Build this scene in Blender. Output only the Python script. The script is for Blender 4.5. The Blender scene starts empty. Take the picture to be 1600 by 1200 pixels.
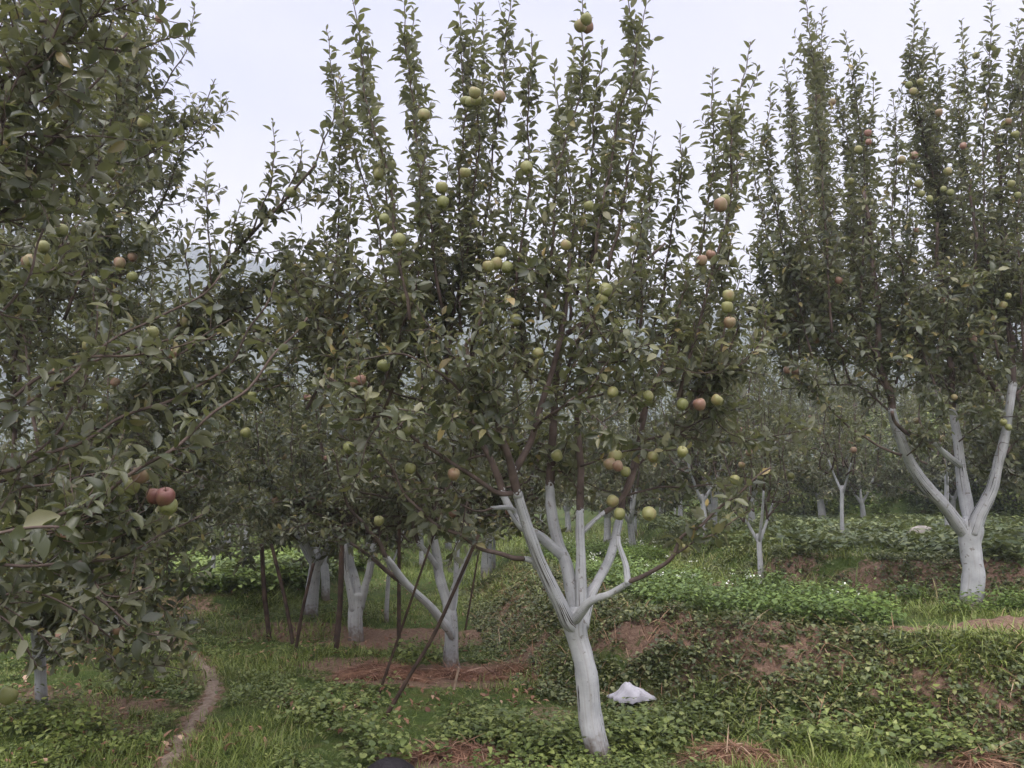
import bpy, math, random
import numpy as np
from mathutils import Vector

# ------------------------------------------------------------------ camera, world, sun, exposure
scene = bpy.context.scene
RNG = np.random.default_rng(7)
random.seed(7)
PITCH = math.radians(8.2)
FPX = 1250.0
CAMZ = 1.6

cam_data = bpy.data.cameras.new("camera")
cam = bpy.data.objects.new("camera", cam_data)
scene.collection.objects.link(cam)
cam.location = (0, 0, CAMZ)
cam.rotation_euler = (math.radians(90) + PITCH, 0, 0)
cam_data.sensor_width = 36.0
cam_data.lens = 36.0 * FPX / 1600.0
cam_data.clip_end = 3000
cam_data.clip_start = 0.05
scene.camera = cam

SUN_EL = math.radians(48)
SUN_ROT = math.radians(205)          # behind the viewer, a little to the left

world = bpy.data.worlds.new("World")
scene.world = world
world.use_nodes = True
wn = world.node_tree
for n in list(wn.nodes):
    wn.nodes.remove(n)


def wnode(t, **kw):
    n = wn.nodes.new(t)
    for k, v in kw.items():
        setattr(n, k, v)
    return n


w_out = wnode('ShaderNodeOutputWorld')
w_bg = wnode('ShaderNodeBackground')
w_bg.inputs['Strength'].default_value = 0.1
wn.links.new(w_bg.outputs[0], w_out.inputs[0])
w_sky = wnode('ShaderNodeTexSky', sky_type='NISHITA')
w_sky.sun_disc = False
w_sky.sun_elevation = SUN_EL
w_sky.sun_rotation = SUN_ROT
w_sky.dust_density = 4.0
w_tc = wnode('ShaderNodeTexCoord')
w_sep = wnode('ShaderNodeSeparateXYZ')
wn.links.new(w_tc.outputs['Generated'], w_sep.inputs[0])
# overcast veil: pale pinkish near the horizon, lavender higher up
w_ramp = wnode('ShaderNodeValToRGB')
cr = w_ramp.color_ramp
cr.elements[0].position = 0.0
cr.elements[0].color = (0.92, 0.86, 0.89, 1)
cr.elements[1].position = 1.0
cr.elements[1].color = (0.86, 0.83, 0.80, 1)
for p, c in ((0.3, (1.0, 0.95, 1.0, 1)), (0.44, (0.70, 0.71, 0.97, 1)), (0.58, (0.55, 0.58, 0.94, 1))):
    e = cr.elements.new(p)
    e.color = c
wn.links.new(w_sep.outputs['Z'], w_ramp.inputs[0])
# soft cloud sheets
w_map = wnode('ShaderNodeMapping')
w_map.inputs['Scale'].default_value = (1.0, 1.0, 2.6)
w_map.inputs['Location'].default_value = (0.35, 0.1, 0.2)
wn.links.new(w_tc.outputs['Generated'], w_map.inputs[0])
w_noise = wnode('ShaderNodeTexNoise')
w_noise.inputs['Scale'].default_value = 1.7
w_noise.inputs['Detail'].default_value = 4.0
w_noise.inputs['Roughness'].default_value = 0.45
wn.links.new(w_map.outputs[0], w_noise.inputs['Vector'])
w_mr = wnode('ShaderNodeMapRange')
w_mr.inputs[1].default_value = 0.42
w_mr.inputs[2].default_value = 0.68
w_mr.inputs[3].default_value = 0.0
w_mr.inputs[4].default_value = 0.42
wn.links.new(w_noise.outputs['Fac'], w_mr.inputs[0])
w_cl = wnode('ShaderNodeMix', data_type='RGBA')
w_x = wnode('ShaderNodeMapRange')
w_x.inputs[1].default_value = -0.35
w_x.inputs[2].default_value = 0.40
w_x.inputs[3].default_value = 0.0
w_x.inputs[4].default_value = 0.5
wn.links.new(w_sep.outputs['X'], w_x.inputs[0])
w_add = wnode('ShaderNodeMath', operation='ADD', use_clamp=True)
wn.links.new(w_mr.outputs[0], w_add.inputs[0])
wn.links.new(w_x.outputs[0], w_add.inputs[1])
wn.links.new(w_add.outputs[0], w_cl.inputs[0])
wn.links.new(w_ramp.outputs[0], w_cl.inputs[6])
w_cl.inputs[7].default_value = (1.0, 0.95, 0.98, 1)
# overcast skies are brighter overhead
w_zen = wnode('ShaderNodeMapRange')
w_zen.inputs[1].default_value = 0.60
w_zen.inputs[2].default_value = 1.0
w_zen.inputs[3].default_value = 8.2
w_zen.inputs[4].default_value = 46.0
wn.links.new(w_sep.outputs['Z'], w_zen.inputs[0])
w_sc = wnode('ShaderNodeVectorMath', operation='SCALE')
wn.links.new(w_cl.outputs[2], w_sc.inputs[0])
w_az = wnode('ShaderNodeMapRange')
w_az.interpolation_type = 'SMOOTHSTEP'
w_az.inputs[1].default_value = 0.35
w_az.inputs[2].default_value = -0.75
w_az.inputs[3].default_value = 1.0
w_az.inputs[4].default_value = 1.7
wn.links.new(w_sep.outputs['Y'], w_az.inputs[0])
w_bk = wnode('ShaderNodeMath', operation='MULTIPLY')
wn.links.new(w_zen.outputs[0], w_bk.inputs[0])
wn.links.new(w_az.outputs[0], w_bk.inputs[1])
wn.links.new(w_bk.outputs[0], w_sc.inputs['Scale'])
w_mix = wnode('ShaderNodeMix', data_type='RGBA')
w_mix.inputs[0].default_value = 0.93
wn.links.new(w_sky.outputs[0], w_mix.inputs[6])
wn.links.new(w_sc.outputs[0], w_mix.inputs[7])
wn.links.new(w_mix.outputs[2], w_bg.inputs['Color'])

sun_data = bpy.data.lights.new("sun", 'SUN')
sun_data.energy = 1.5
sun_data.angle = math.radians(30)
sun_data.color = (1.0, 0.93, 0.82)
sun = bpy.data.objects.new("sun", sun_data)
scene.collection.objects.link(sun)
sdir = Vector((math.sin(SUN_ROT) * math.cos(SUN_EL), math.cos(SUN_ROT) * math.cos(SUN_EL), math.sin(SUN_EL)))
sun.rotation_euler = sdir.to_track_quat('Z', 'Y').to_euler()

scene.view_settings.view_transform = 'Standard'
scene.view_settings.look = 'None'
scene.view_settings.gamma = 1.0
scene.view_settings.exposure = 0.26
scene.render.engine = 'CYCLES'
scene.cycles.max_bounces = 6
scene.cycles.diffuse_bounces = 3
scene.cycles.glossy_bounces = 2
scene.cycles.transmission_bounces = 3
scene.cycles.volume_bounces = 1
scene.cycles.use_denoising = True

HAZE = 0.0016
COL = scene.collection


# ------------------------------------------------------------------ small tools
def at(px, py, Y):
    """world point seen at photo pixel (1600x1200) at forward distance Y"""
    x = (px - 800.0) / FPX
    v = (600.0 - py) / FPX
    dy = math.cos(PITCH) - v * math.sin(PITCH)
    dz = math.sin(PITCH) + v * math.cos(PITCH)
    k = Y / dy
    return np.array([x * k, Y, CAMZ + dz * k])


def tag(o, label=None, cat=None, group=None, kind=None):
    if label: o['label'] = label
    if cat: o['category'] = cat
    if group: o['group'] = group
    if kind: o['kind'] = kind
    return o


def empty(name, loc, label, cat, group=None):
    o = bpy.data.objects.new(name, None)
    COL.objects.link(o)
    o.location = loc
    o.empty_display_size = 0.2
    return tag(o, label, cat, group)


def norm(v):
    return v / np.maximum(np.linalg.norm(v, axis=-1, keepdims=True), 1e-9)


def make_mesh(name, V, polys, mats, uv=None, midx=None, smooth=True, attr=None):
    """V (n,3); polys list of int arrays (m,k)"""
    me = bpy.data.meshes.new(name)
    V = np.asarray(V, dtype=np.float32)
    me.vertices.add(len(V))
    me.vertices.foreach_set('co', V.ravel())
    polys = [np.asarray(p, dtype=np.int32) for p in polys if len(p)]
    flat = np.concatenate([p.ravel() for p in polys])
    tot = np.concatenate([np.full(len(p), p.shape[1], dtype=np.int32) for p in polys])
    start = np.concatenate([[0], np.cumsum(tot)[:-1]]).astype(np.int32)
    me.loops.add(len(flat))
    me.loops.foreach_set('vertex_index', flat)
    me.polygons.add(len(tot))
    me.polygons.foreach_set('loop_start', start)
    me.polygons.foreach_set('loop_total', tot)
    if midx is not None:
        me.polygons.foreach_set('material_index', np.asarray(midx, dtype=np.int32))
    me.polygons.foreach_set('use_smooth', np.full(len(tot), smooth, dtype=bool))
    if uv is not None:
        l = me.uv_layers.new(name='uv')
        l.data.foreach_set('uv', np.asarray(uv, dtype=np.float32)[flat].ravel())
    if attr:
        for k, a in attr.items():
            at_ = me.attributes.new(k, 'FLOAT', 'POINT')
            at_.data.foreach_set('value', np.asarray(a, dtype=np.float32))
    me.update()
    me.validate()
    for m in (mats if isinstance(mats, (list, tuple)) else [mats]):
        me.materials.append(m)
    return me


def link(name, me, parent=None, loc=None):
    o = bpy.data.objects.new(name, me)
    COL.objects.link(o)
    if parent is not None:
        o.parent = parent
    if loc is not None:
        o.location = loc
    return o


def spline(pts, n=6):
    """Catmull-Rom through points (any dim)"""
    P = np.asarray(pts, dtype=float)
    if len(P) < 3:
        t = np.linspace(0, 1, n + 1)[:, None]
        return P[0] * (1 - t) + P[-1] * t
    Q = np.vstack([2 * P[0] - P[1], P, 2 * P[-1] - P[-2]])
    out = []
    t = np.linspace(0, 1, n, endpoint=False)[:, None]
    for i in range(1, len(Q) - 2):
        a, b, c, d = Q[i - 1], Q[i], Q[i + 1], Q[i + 2]
        out.append(0.5 * (2 * b + (c - a) * t + (2 * a - 5 * b + 4 * c - d) * t * t + (3 * b - a - 3 * c + d) * t ** 3))
    out.append(P[-1][None])
    return np.vstack(out)


def tube(pts, rad, sides=6, cap=True, wob=0.0):
    """one swept tube -> V, quads, uv"""
    P = np.asarray(pts, dtype=float)
    R = np.asarray(rad, dtype=float)
    n = len(P)
    T = norm(np.gradient(P, axis=0))
    up = np.array([0.31, 0.95, 0.05]) if abs(T[0][2]) > 0.6 else np.array([0.05, 0.1, 1.0])
    a0 = np.arange(sides) * 2 * np.pi / sides
    U = norm(np.cross(T, up))
    W = np.cross(T, U)
    rr = R[:, None] * np.ones(sides)[None]
    if wob:
        ph = RNG.random(3) * 6.28
        s = np.cumsum(np.r_[0, np.linalg.norm(np.diff(P, axis=0), axis=1)])
        rr = rr * (1 + wob * (np.sin(3 * a0 + ph[0])[None] * 0.6 + np.sin(2 * a0[None] + 9 * s[:, None] + ph[1]) * 0.5
                              + np.sin(31 * s[:, None] + 4 * a0[None] + ph[2]) * 0.35))
    V = P[:, None] + rr[..., None] * (np.cos(a0)[None, :, None] * U[:, None] + np.sin(a0)[None, :, None] * W[:, None])
    V = V.reshape(-1, 3)
    i = np.arange(n - 1)[:, None] * sides
    j = np.arange(sides)[None]
    k = (np.arange(sides) + 1)[None] % sides
    F = np.stack([i + j, i + k, i + sides + k, i + sides + j], -1).reshape(-1, 4)
    s = np.cumsum(np.r_[0, np.linalg.norm(np.diff(P, axis=0), axis=1)])
    uv = np.stack([np.tile(a0 / 6.2832, n), np.repeat(s, sides)], -1)
    polys = [F]
    if cap:
        polys.append(np.array([[(n - 1) * sides + q for q in range(sides)]]))
        polys.append(np.array([[q for q in range(sides)][::-1]]))
    return V, polys, uv


def tubes_mesh(name, items, mat, sides=6, base=(0, 0, 0), wob=0.0):
    """items: list of (pts, rad). all swept into one mesh"""
    VV, quads, caps, UV = [], [], [], []
    off = 0
    for pts, rad in items:
        V, pl, uv = tube(pts, rad, sides, True, wob)
        VV.append(V)
        UV.append(uv)
        quads.append(pl[0] + off)
        caps += [c + off for c in pl[1:]]
        off += len(V)
    return make_mesh(name, np.vstack(VV) - np.asarray(base), [np.vstack(quads), np.vstack(caps)], mat, uv=np.vstack(UV))


# leaf profiles: rows of (t, half width)
LEAF_FINE = (np.array([0, .17, .30, .55, .80, 1.0]), np.array([.035, .045, .72, 1.0, .60, 0]))
LEAF_LOW = (np.array([0, .22, .55, 1.0]), np.array([.05, .55, 1.0, 0]))
LEAF_HEART = (np.array([0, .10, .35, .70, 1.0]), np.array([.25, .95, 1.0, .55, 0]))
LEAF_LOWHEART = (np.array([0, .30, .65, 1.0]), np.array([.5, 1.0, .62, 0]))
BLADE = (np.array([0, .45, .8, 1.0]), np.array([1.0, .85, .5, 0.06]))


def leaf_mesh(name, P, D, N, L, wr, bend, fold, prof, mat, base=(0, 0, 0), smooth=True):
    P, D, N = np.asarray(P, float), norm(np.asarray(D, float)), np.asarray(N, float)
    n = len(P)
    Nz = norm(N - (N * D).sum(1, keepdims=True) * D)
    Yx = np.cross(Nz, D)
    t, hw = prof
    m = len(t)
    L = np.asarray(L, float)
    b = np.maximum(np.asarray(bend, float), 1e-3)
    wid = L * np.asarray(wr, float) * 0.5
    th = b[:, None] * t[None]
    al = L[:, None] * np.sin(th) / b[:, None]
    dr = L[:, None] * (1 - np.cos(th)) / b[:, None]
    cf, sf = np.cos(fold)[:, None], np.sin(fold)[:, None]
    lat = wid[:, None] * hw[None] * cf
    hei = wid[:, None] * hw[None] * sf
    # normal tilts with the curl
    ctr = P[:, None] + al[..., None] * D[:, None] - dr[..., None] * Nz[:, None]
    nn = np.cos(th)[..., None] * Nz[:, None] + np.sin(th)[..., None] * D[:, None]
    Lf = ctr - lat[..., None] * Yx[:, None] + hei[..., None] * nn
    Rt = ctr + lat[..., None] * Yx[:, None] + hei[..., None] * nn
    V = np.stack([Lf, ctr, Rt], 2)                       # n, m, 3, 3
    V = V[:, :m - 1].reshape(n, (m - 1) * 3, 3)
    V = np.concatenate([V, ctr[:, -1:]], 1)
    nv = (m - 1) * 3 + 1
    q, tr = [], []
    for i in range(m - 2):
        for s in (0, 1):
            q.append([i * 3 + s, (i + 1) * 3 + s, (i + 1) * 3 + s + 1, i * 3 + s + 1])
    e = (m - 2) * 3
    tr = [[e, nv - 1, e + 1], [e + 1, nv - 1, e + 2]]
    off = (np.arange(n) * nv)[:, None, None]
    Q = (np.array(q)[None] + off).reshape(-1, 4)
    T = (np.array(tr)[None] + off).reshape(-1, 3)
    return make_mesh(name, V.reshape(-1, 3) - np.asarray(base), [Q, T], mat, smooth=smooth)


# ------------------------------------------------------------------ value noise
def _hash(ix, iy, seed):
    h = np.sin(ix * 127.1 + iy * 311.7 + seed * 74.7) * 43758.5453
    return h - np.floor(h)


def vnoise(x, y, seed=0):
    x, y = np.asarray(x, float), np.asarray(y, float)
    ix, iy = np.floor(x), np.floor(y)
    fx, fy = x - ix, y - iy
    fx, fy = fx * fx * (3 - 2 * fx), fy * fy * (3 - 2 * fy)
    a, b = _hash(ix, iy, seed), _hash(ix + 1, iy, seed)
    c, d = _hash(ix, iy + 1, seed), _hash(ix + 1, iy + 1, seed)
    return (a * (1 - fx) + b * fx) * (1 - fy) + (c * (1 - fx) + d * fx) * fy


def fbm(x, y, seed=0, o=3):
    v, a, f = 0, 0.5, 1.0
    for i in range(o):
        v = v + a * vnoise(x * f, y * f, seed + i * 3)
        a *= 0.5
        f *= 2.03
    return v / (1 - 0.5 ** o)


def smooth(t):
    t = np.clip(t, 0, 1)
    return t * t * (3 - 2 * t)


# ------------------------------------------------------------------ terrain height
BANK1 = np.array([(14, 2.6), (6, 4.5), (3.3, 5.15), (2.3, 5.6), (.8, 6.35), (.2, 7.3), (-.16, 9.8), (-.7, 14), (-1.2, 22), (-2, 60), (-3, 500)])
BANK2 = np.array([(30, 3.0), (11, 7.2), (5.1, 8.7), (3.95, 9.05), (3.0, 9.7), (2.7, 13), (2.9, 18.5), (3.2, 32), (3.4, 500)])
BANK3 = np.array([(60, 10), (22, 19), (13, 22), (10.5, 23.5), (8.2, 25.5), (7, 30), (6.5, 50), (6.5, 500)])
BANK4 = np.array([(-2.4, 500), (-2.4, 20), (-2.9, 13), (-3.6, 11.3), (-5, 11), (-14, 9.0), (-60, 6)])


def sdist(x, y, L):
    """distance to polyline, positive on its right-hand side (the higher terrace)"""
    x, y = np.asarray(x, float), np.asarray(y, float)
    best = np.full(x.shape, 1e18)
    sg = np.ones(x.shape)
    for i in range(len(L) - 1):
        a, b = L[i], L[i + 1]
        d = b - a
        t = np.clip(((x - a[0]) * d[0] + (y - a[1]) * d[1]) / (d @ d), 0, 1)
        qx, qy = x - a[0] - t * d[0], y - a[1] - t * d[1]
        q = qx * qx + qy * qy
        c = d[0] * (y - a[1]) - d[1] * (x - a[0])
        m = q < best
        best = np.where(m, q, best)
        sg = np.where(m, np.where(c < 0, 1.0, -1.0), sg)
    return np.sqrt(best) * sg


MOUNDS = [(1.3, 7.3, .5, .2, .09), (2.2, 6.9, .5, .2, .06), (4.4, 6.9, .6, .3, .15), (-4.3, 11.3, .5, .25, .15)]


def H(x, y):
    x, y = np.asarray(x, float), np.asarray(y, float)
    d1 = sdist(x, y, BANK1) + 0.22 * (fbm(x * 1.4, y * 1.4, 3) - 0.5)
    d2 = sdist(x, y, BANK2) + 0.3 * (fbm(x * 1.1, y * 1.1, 5) - 0.5)
    d3 = sdist(x, y, BANK3) + 0.8 * (fbm(x * .6, y * .6, 8) - 0.5)
    d4 = sdist(x, y, BANK4) + 0.3 * (fbm(x, y, 9) - 0.5)
    z = 0.53 * smooth((d1 + .05) / 1.05) ** .85 + 0.38 * smooth(d2 / 0.6) + 1.7 * smooth(d3 / 2.0) + 0.28 * smooth(d4 / 0.5)
    z = z + 0.11 * np.clip(d3 - 1.5, 0, 60)
    z = z + 0.10 * (fbm(x * .5, y * .5, 11) - .5) + 0.05 * (fbm(x * 3, y * 3, 12) - .5) + 0.02 * (vnoise(x * 13, y * 13, 2) - .5)
    steep = np.clip(1 - np.abs(d1 - .5) / .7, 0, 1)
    z = z + steep * 0.26 * (fbm(x * 1.7, y * 1.7, 23) - .5) + steep * 0.14 * (fbm(x * 4, y * 4, 21) - .5)
    for mx, my, rx, ry, h in MOUNDS:
        e = ((x - mx) / rx) ** 2 + ((y - my) / ry) ** 2
        z = z + h * np.exp(-e) * (0.75 + .8 * (fbm(x * 7, y * 7, 31) - .5))
    return z


def ground_at(px, py):
    """where the ray of a photo pixel meets the ground"""
    Y = np.geomspace(2.0, 160, 2600)
    d = at(px, py, 1.0) - np.array([0, 0, CAMZ])
    pts = d[None] * Y[:, None]
    z = pts[:, 2] + CAMZ
    h = H(pts[:, 0], pts[:, 1])
    k = int(np.argmax(z <= h)) if (z <= h).any() else len(Y) - 1
    return np.array([pts[k, 0], pts[k, 1], h[k]])


# ------------------------------------------------------------------ materials
def mat(name):
    m = bpy.data.materials.new(name)
    m.use_nodes = True
    nt = m.node_tree
    for n in list(nt.nodes):
        nt.nodes.remove(n)
    out = nt.nodes.new('ShaderNodeOutputMaterial')
    return m, nt, out


def N_(nt, t, **kw):
    n = nt.nodes.new(t)
    for k, v in kw.items():
        if k.startswith('i_'):
            n.inputs[k[2:].replace('_', ' ')].default_value = v
        else:
            setattr(n, k, v)
    return n


def ramp(nt, fac, stops):
    r = nt.nodes.new('ShaderNodeValToRGB')
    el = r.color_ramp.elements
    el[0].position, el[0].color = stops[0][0], (*stops[0][1], 1)
    el[1].position, el[1].color = stops[-1][0], (*stops[-1][1], 1)
    for p, c in stops[1:-1]:
        e = el.new(p)
        e.color = (*c, 1)
    nt.links.new(fac, r.inputs[0])
    return r.outputs[0]


def mix(nt, fac, a, b):
    m = nt.nodes.new('ShaderNodeMix')
    m.data_type = 'RGBA'
    for s, v in ((0, fac), (6, a), (7, b)):
        if hasattr(v, 'links'):
            nt.links.new(v, m.inputs[s])
        elif s == 0:
            m.inputs[0].default_value = v
        else:
            m.inputs[s].default_value = (*v, 1)
    return m.outputs[2]


def leaf_mat(name, stops, under, trans=0.34, rough=0.38, spec=0.5):
    m, nt, out = mat(name)
    g = N_(nt, 'ShaderNodeNewGeometry')
    oi = N_(nt, 'ShaderNodeObjectInfo')
    top = ramp(nt, g.outputs['Random Per Island'], stops)
    ns = N_(nt, 'ShaderNodeTexNoise')
    ns.inputs['Scale'].default_value = 1.3
    tc = N_(nt, 'ShaderNodeTexCoord')
    nt.links.new(tc.outputs['Object'], ns.inputs['Vector'])
    hsv = N_(nt, 'ShaderNodeHueSaturation')
    mr = N_(nt, 'ShaderNodeMapRange')
    mr.inputs[1].default_value, mr.inputs[2].default_value = .3, .7
    mr.inputs[3].default_value, mr.inputs[4].default_value = .8, 1.25
    nt.links.new(ns.outputs['Fac'], mr.inputs[0])
    nt.links.new(mr.outputs[0], hsv.inputs['Value'])
    mr2 = N_(nt, 'ShaderNodeMapRange')
    mr2.inputs[3].default_value, mr2.inputs[4].default_value = .488, .508
    nt.links.new(oi.outputs['Random'], mr2.inputs[0])
    nt.links.new(mr2.outputs[0], hsv.inputs['Hue'])
    nt.links.new(top, hsv.inputs['Color'])
    col = mix(nt, g.outputs['Backfacing'], hsv.outputs[0], under)
    p = N_(nt, 'ShaderNodeBsdfPrincipled')
    nt.links.new(col, p.inputs['Base Color'])
    p.inputs['Roughness'].default_value = rough
    p.inputs['Specular IOR Level'].default_value = spec
    tr = N_(nt, 'ShaderNodeBsdfTranslucent')
    tcol = mix(nt, 0.5, hsv.outputs[0], (0.22, 0.23, 0.06))
    nt.links.new(tcol, tr.inputs['Color'])
    ms = N_(nt, 'ShaderNodeMixShader')
    ms.inputs[0].default_value = trans
    nt.links.new(p.outputs[0], ms.inputs[1])
    nt.links.new(tr.outputs[0], ms.inputs[2])
    nt.links.new(ms.outputs[0], out.inputs[0])
    return m


M_LEAF = leaf_mat('apple_leaf', [(0, (.032, .041, .021)), (.45, (.058, .071, .033)), (.8, (.115, .128, .058)), (.96, (.18, .175, .080)), (1, (.27, .21, .07))], (.20, .205, .14))
M_LEAF_NEAR = leaf_mat('apple_leaf_glossy', [(0, (.028, .038, .018)), (.6, (.055, .068, .030)), (.95, (.105, .115, .05)), (1, (.22, .18, .07))], (.20, .205, .14), rough=.36)
M_GRASS = leaf_mat('grass_blade', [(0, (.09, .13, .02)), (.6, (.165, .215, .034)), (.9, (.21, .25, .06)), (1, (.32, .26, .12))], (.10, .15, .04), trans=.3, rough=.5)
M_WEED = leaf_mat('weed_leaf', [(0, (.058, .092, .018)), (.6, (.12, .165, .034)), (1, (.22, .26, .07))], (.12, .17, .08), trans=.25, rough=.5)
M_VINE = leaf_mat('vine_leaf', [(0, (.045, .07, .022)), (.6, (.09, .12, .038)), (1, (.23, .25, .09))], (.14, .18, .09), trans=.25, rough=.5)
M_CROP = leaf_mat('crop_leaf', [(0, (.065, .11, .020)), (.6, (.13, .195, .034)), (1, (.21, .28, .06))], (.11, .17, .08), trans=.25, rough=.5)
M_DRY = leaf_mat('dry_straw', [(0, (.11, .058, .038)), (.5, (.22, .118, .075)), (.9, (.34, .205, .135)), (1, (.46, .34, .24))], (.22, .125, .08), trans=.1, rough=.8, spec=.15)
M_CONIF = leaf_mat('conifer_needles', [(0, (.03, .05, .03)), (1, (.05, .08, .045))], (.04, .06, .035), trans=.05, rough=.8, spec=.1)


def bark_mat(name, c0, c1, c2, crack=0.0, crack_col=(.03, .025, .022), splash=False):
    m, nt, out = mat(name)
    uv = N_(nt, 'ShaderNodeUVMap')
    uv.uv_map = 'uv'
    geo = N_(nt, 'ShaderNodeTexCoord')
    n1 = N_(nt, 'ShaderNodeTexNoise')
    n1.inputs['Scale'].default_value = 9
    n1.inputs['Detail'].default_value = 6
    nt.links.new(geo.outputs['Object'], n1.inputs['Vector'])
    col = ramp(nt, n1.outputs['Fac'], [(.3, c0), (.5, c1), (.72, c2)])
    n2 = N_(nt, 'ShaderNodeTexNoise')
    n2.inputs['Scale'].default_value = 70
    n2.inputs['Detail'].default_value = 4
    nt.links.new(geo.outputs['Object'], n2.inputs['Vector'])
    hgt = n2.outputs['Fac']
    if crack:
        mp = N_(nt, 'ShaderNodeMapping')
        mp.inputs['Scale'].default_value = (2.6, 1.15, 1)
        nt.links.new(uv.outputs[0], mp.inputs[0])
        # seam-free: use sin/cos of the round angle
        sx = N_(nt, 'ShaderNodeSeparateXYZ')
        nt.links.new(uv.outputs[0], sx.inputs[0])
        ml = N_(nt, 'ShaderNodeMath', operation='MULTIPLY')
        ml.inputs[1].default_value = 6.28318
        nt.links.new(sx.outputs[0], ml.inputs[0])
        si = N_(nt, 'ShaderNodeMath', operation='SINE')
        co = N_(nt, 'ShaderNodeMath', operation='COSINE')
        nt.links.new(ml.outputs[0], si.inputs[0])
        nt.links.new(ml.outputs[0], co.inputs[0])
        sv = N_(nt, 'ShaderNodeMath', operation='MULTIPLY')
        sv.inputs[1].default_value = 0.16
        nt.links.new(sx.outputs[1], sv.inputs[0])
        cx = N_(nt, 'ShaderNodeCombineXYZ')
        nt.links.new(si.outputs[0], cx.inputs[0])
        nt.links.new(co.outputs[0], cx.inputs[1])
        nt.links.new(sv.outputs[0], cx.inputs[2])
        oi = N_(nt, 'ShaderNodeObjectInfo')
        va = N_(nt, 'ShaderNodeVectorMath', operation='ADD')
        nt.links.new(cx.outputs[0], va.inputs[0])
        rs = N_(nt, 'ShaderNodeMath', operation='MULTIPLY')
        rs.inputs[1].default_value = 37.0
        nt.links.new(oi.outputs['Random'], rs.inputs[0])
        nt.links.new(rs.outputs[0], va.inputs[1])
        nc = N_(nt, 'ShaderNodeTexNoise')
        nc.inputs['Scale'].default_value = 1.5
        nc.inputs['Detail'].default_value = 2.0
        nc.inputs['Roughness'].default_value = .55
        nt.links.new(va.outputs[0], nc.inputs['Vector'])
        ab = N_(nt, 'ShaderNodeMath', operation='SUBTRACT')
        ab.inputs[1].default_value = .5
        nt.links.new(nc.outputs['Fac'], ab.inputs[0])
        a2 = N_(nt, 'ShaderNodeMath', operation='ABSOLUTE')
        nt.links.new(ab.outputs[0], a2.inputs[0])
        # line breaks up along the stem
        nb = N_(nt, 'ShaderNodeTexNoise')
        nb.inputs['Scale'].default_value = 2.4
        nt.links.new(geo.outputs['Object'], nb.inputs['Vector'])
        th = N_(nt, 'ShaderNodeMapRange')
        th.inputs[1].default_value, th.inputs[2].default_value = .42, .60
        th.inputs[3].default_value, th.inputs[4].default_value = 0.0, crack
        nt.links.new(nb.outputs['Fac'], th.inputs[0])
        lt = N_(nt, 'ShaderNodeMath', operation='LESS_THAN')
        nt.links.new(a2.outputs[0], lt.inputs[0])
        nt.links.new(th.outputs[0], lt.inputs[1])
        col = mix(nt, lt.outputs[0], col, crack_col)
        # brushed streaks along the stem
        sw = N_(nt, 'ShaderNodeVectorMath', operation='MULTIPLY')
        sw.inputs[1].default_value = (4.5, 4.5, 14)
        nt.links.new(va.outputs[0], sw.inputs[0])
        nk = N_(nt, 'ShaderNodeTexNoise')
        nk.inputs['Scale'].default_value = 1.0
        nk.inputs['Detail'].default_value = 5
        nt.links.new(sw.outputs[0], nk.inputs['Vector'])
        mk = N_(nt, 'ShaderNodeMapRange')
        mk.inputs[1].default_value, mk.inputs[2].default_value = .5, .72
        mk.inputs[4].default_value = .55
        nt.links.new(nk.outputs['Fac'], mk.inputs[0])
        col = mix(nt, mk.outputs[0], col, (.25, .235, .215))
        # flecks of bare bark
        nf = N_(nt, 'ShaderNodeTexNoise')
        nf.inputs['Scale'].default_value = 26
        nf.inputs['Detail'].default_value = 5
        nt.links.new(geo.outputs['Object'], nf.inputs['Vector'])
        gt = N_(nt, 'ShaderNodeMapRange')
        gt.inputs[1].default_value, gt.inputs[2].default_value = .63, .69
        gt.inputs[4].default_value = .8
        nt.links.new(nf.outputs['Fac'], gt.inputs[0])
        col = mix(nt, gt.outputs[0], col, (.16, .14, .12))
        # soil splashed on the foot of the trunk
        so = N_(nt, 'ShaderNodeSeparateXYZ')
        nt.links.new(geo.outputs['Object'], so.inputs[0])
        nz = N_(nt, 'ShaderNodeMath', operation='MULTIPLY_ADD')
        nz.inputs[1].default_value = -.34
        nt.links.new(nf.outputs['Fac'], nz.inputs[0])
        nt.links.new(so.outputs[2], nz.inputs[2])
        mz = N_(nt, 'ShaderNodeMapRange')
        mz.inputs[1].default_value, mz.inputs[2].default_value = -.13, .02
        mz.inputs[3].default_value, mz.inputs[4].default_value = .85, 0.0
        nt.links.new(nz.outputs[0], mz.inputs[0])
        col = mix(nt, mz.outputs[0], col, (.12, .09, .07))
    if splash:
        sx = N_(nt, 'ShaderNodeSeparateXYZ')
        nt.links.new(uv.outputs[0], sx.inputs[0])
        nv_ = N_(nt, 'ShaderNodeTexNoise')
        nv_.inputs['Scale'].default_value = 55
        nt.links.new(geo.outputs['Object'], nv_.inputs['Vector'])
        ma = N_(nt, 'ShaderNodeMath', operation='MULTIPLY_ADD')
        ma.inputs[1].default_value = -.16
        nt.links.new(nv_.outputs['Fac'], ma.inputs[0])
        nt.links.new(sx.outputs[1], ma.inputs[2])
        lw = N_(nt, 'ShaderNodeMath', operation='LESS_THAN')
        lw.inputs[1].default_value = -.045
        nt.links.new(ma.outputs[0], lw.inputs[0])
        col = mix(nt, lw.outputs[0], col, (.40, .41, .42))
    p = N_(nt, 'ShaderNodeBsdfPrincipled')
    nt.links.new(col, p.inputs['Base Color'])
    p.inputs['Roughness'].default_value = .85
    p.inputs['Specular IOR Level'].default_value = .2
    bp = N_(nt, 'ShaderNodeBump')
    bp.inputs['Strength'].default_value = .45
    bp.inputs['Distance'].default_value = .004
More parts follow.
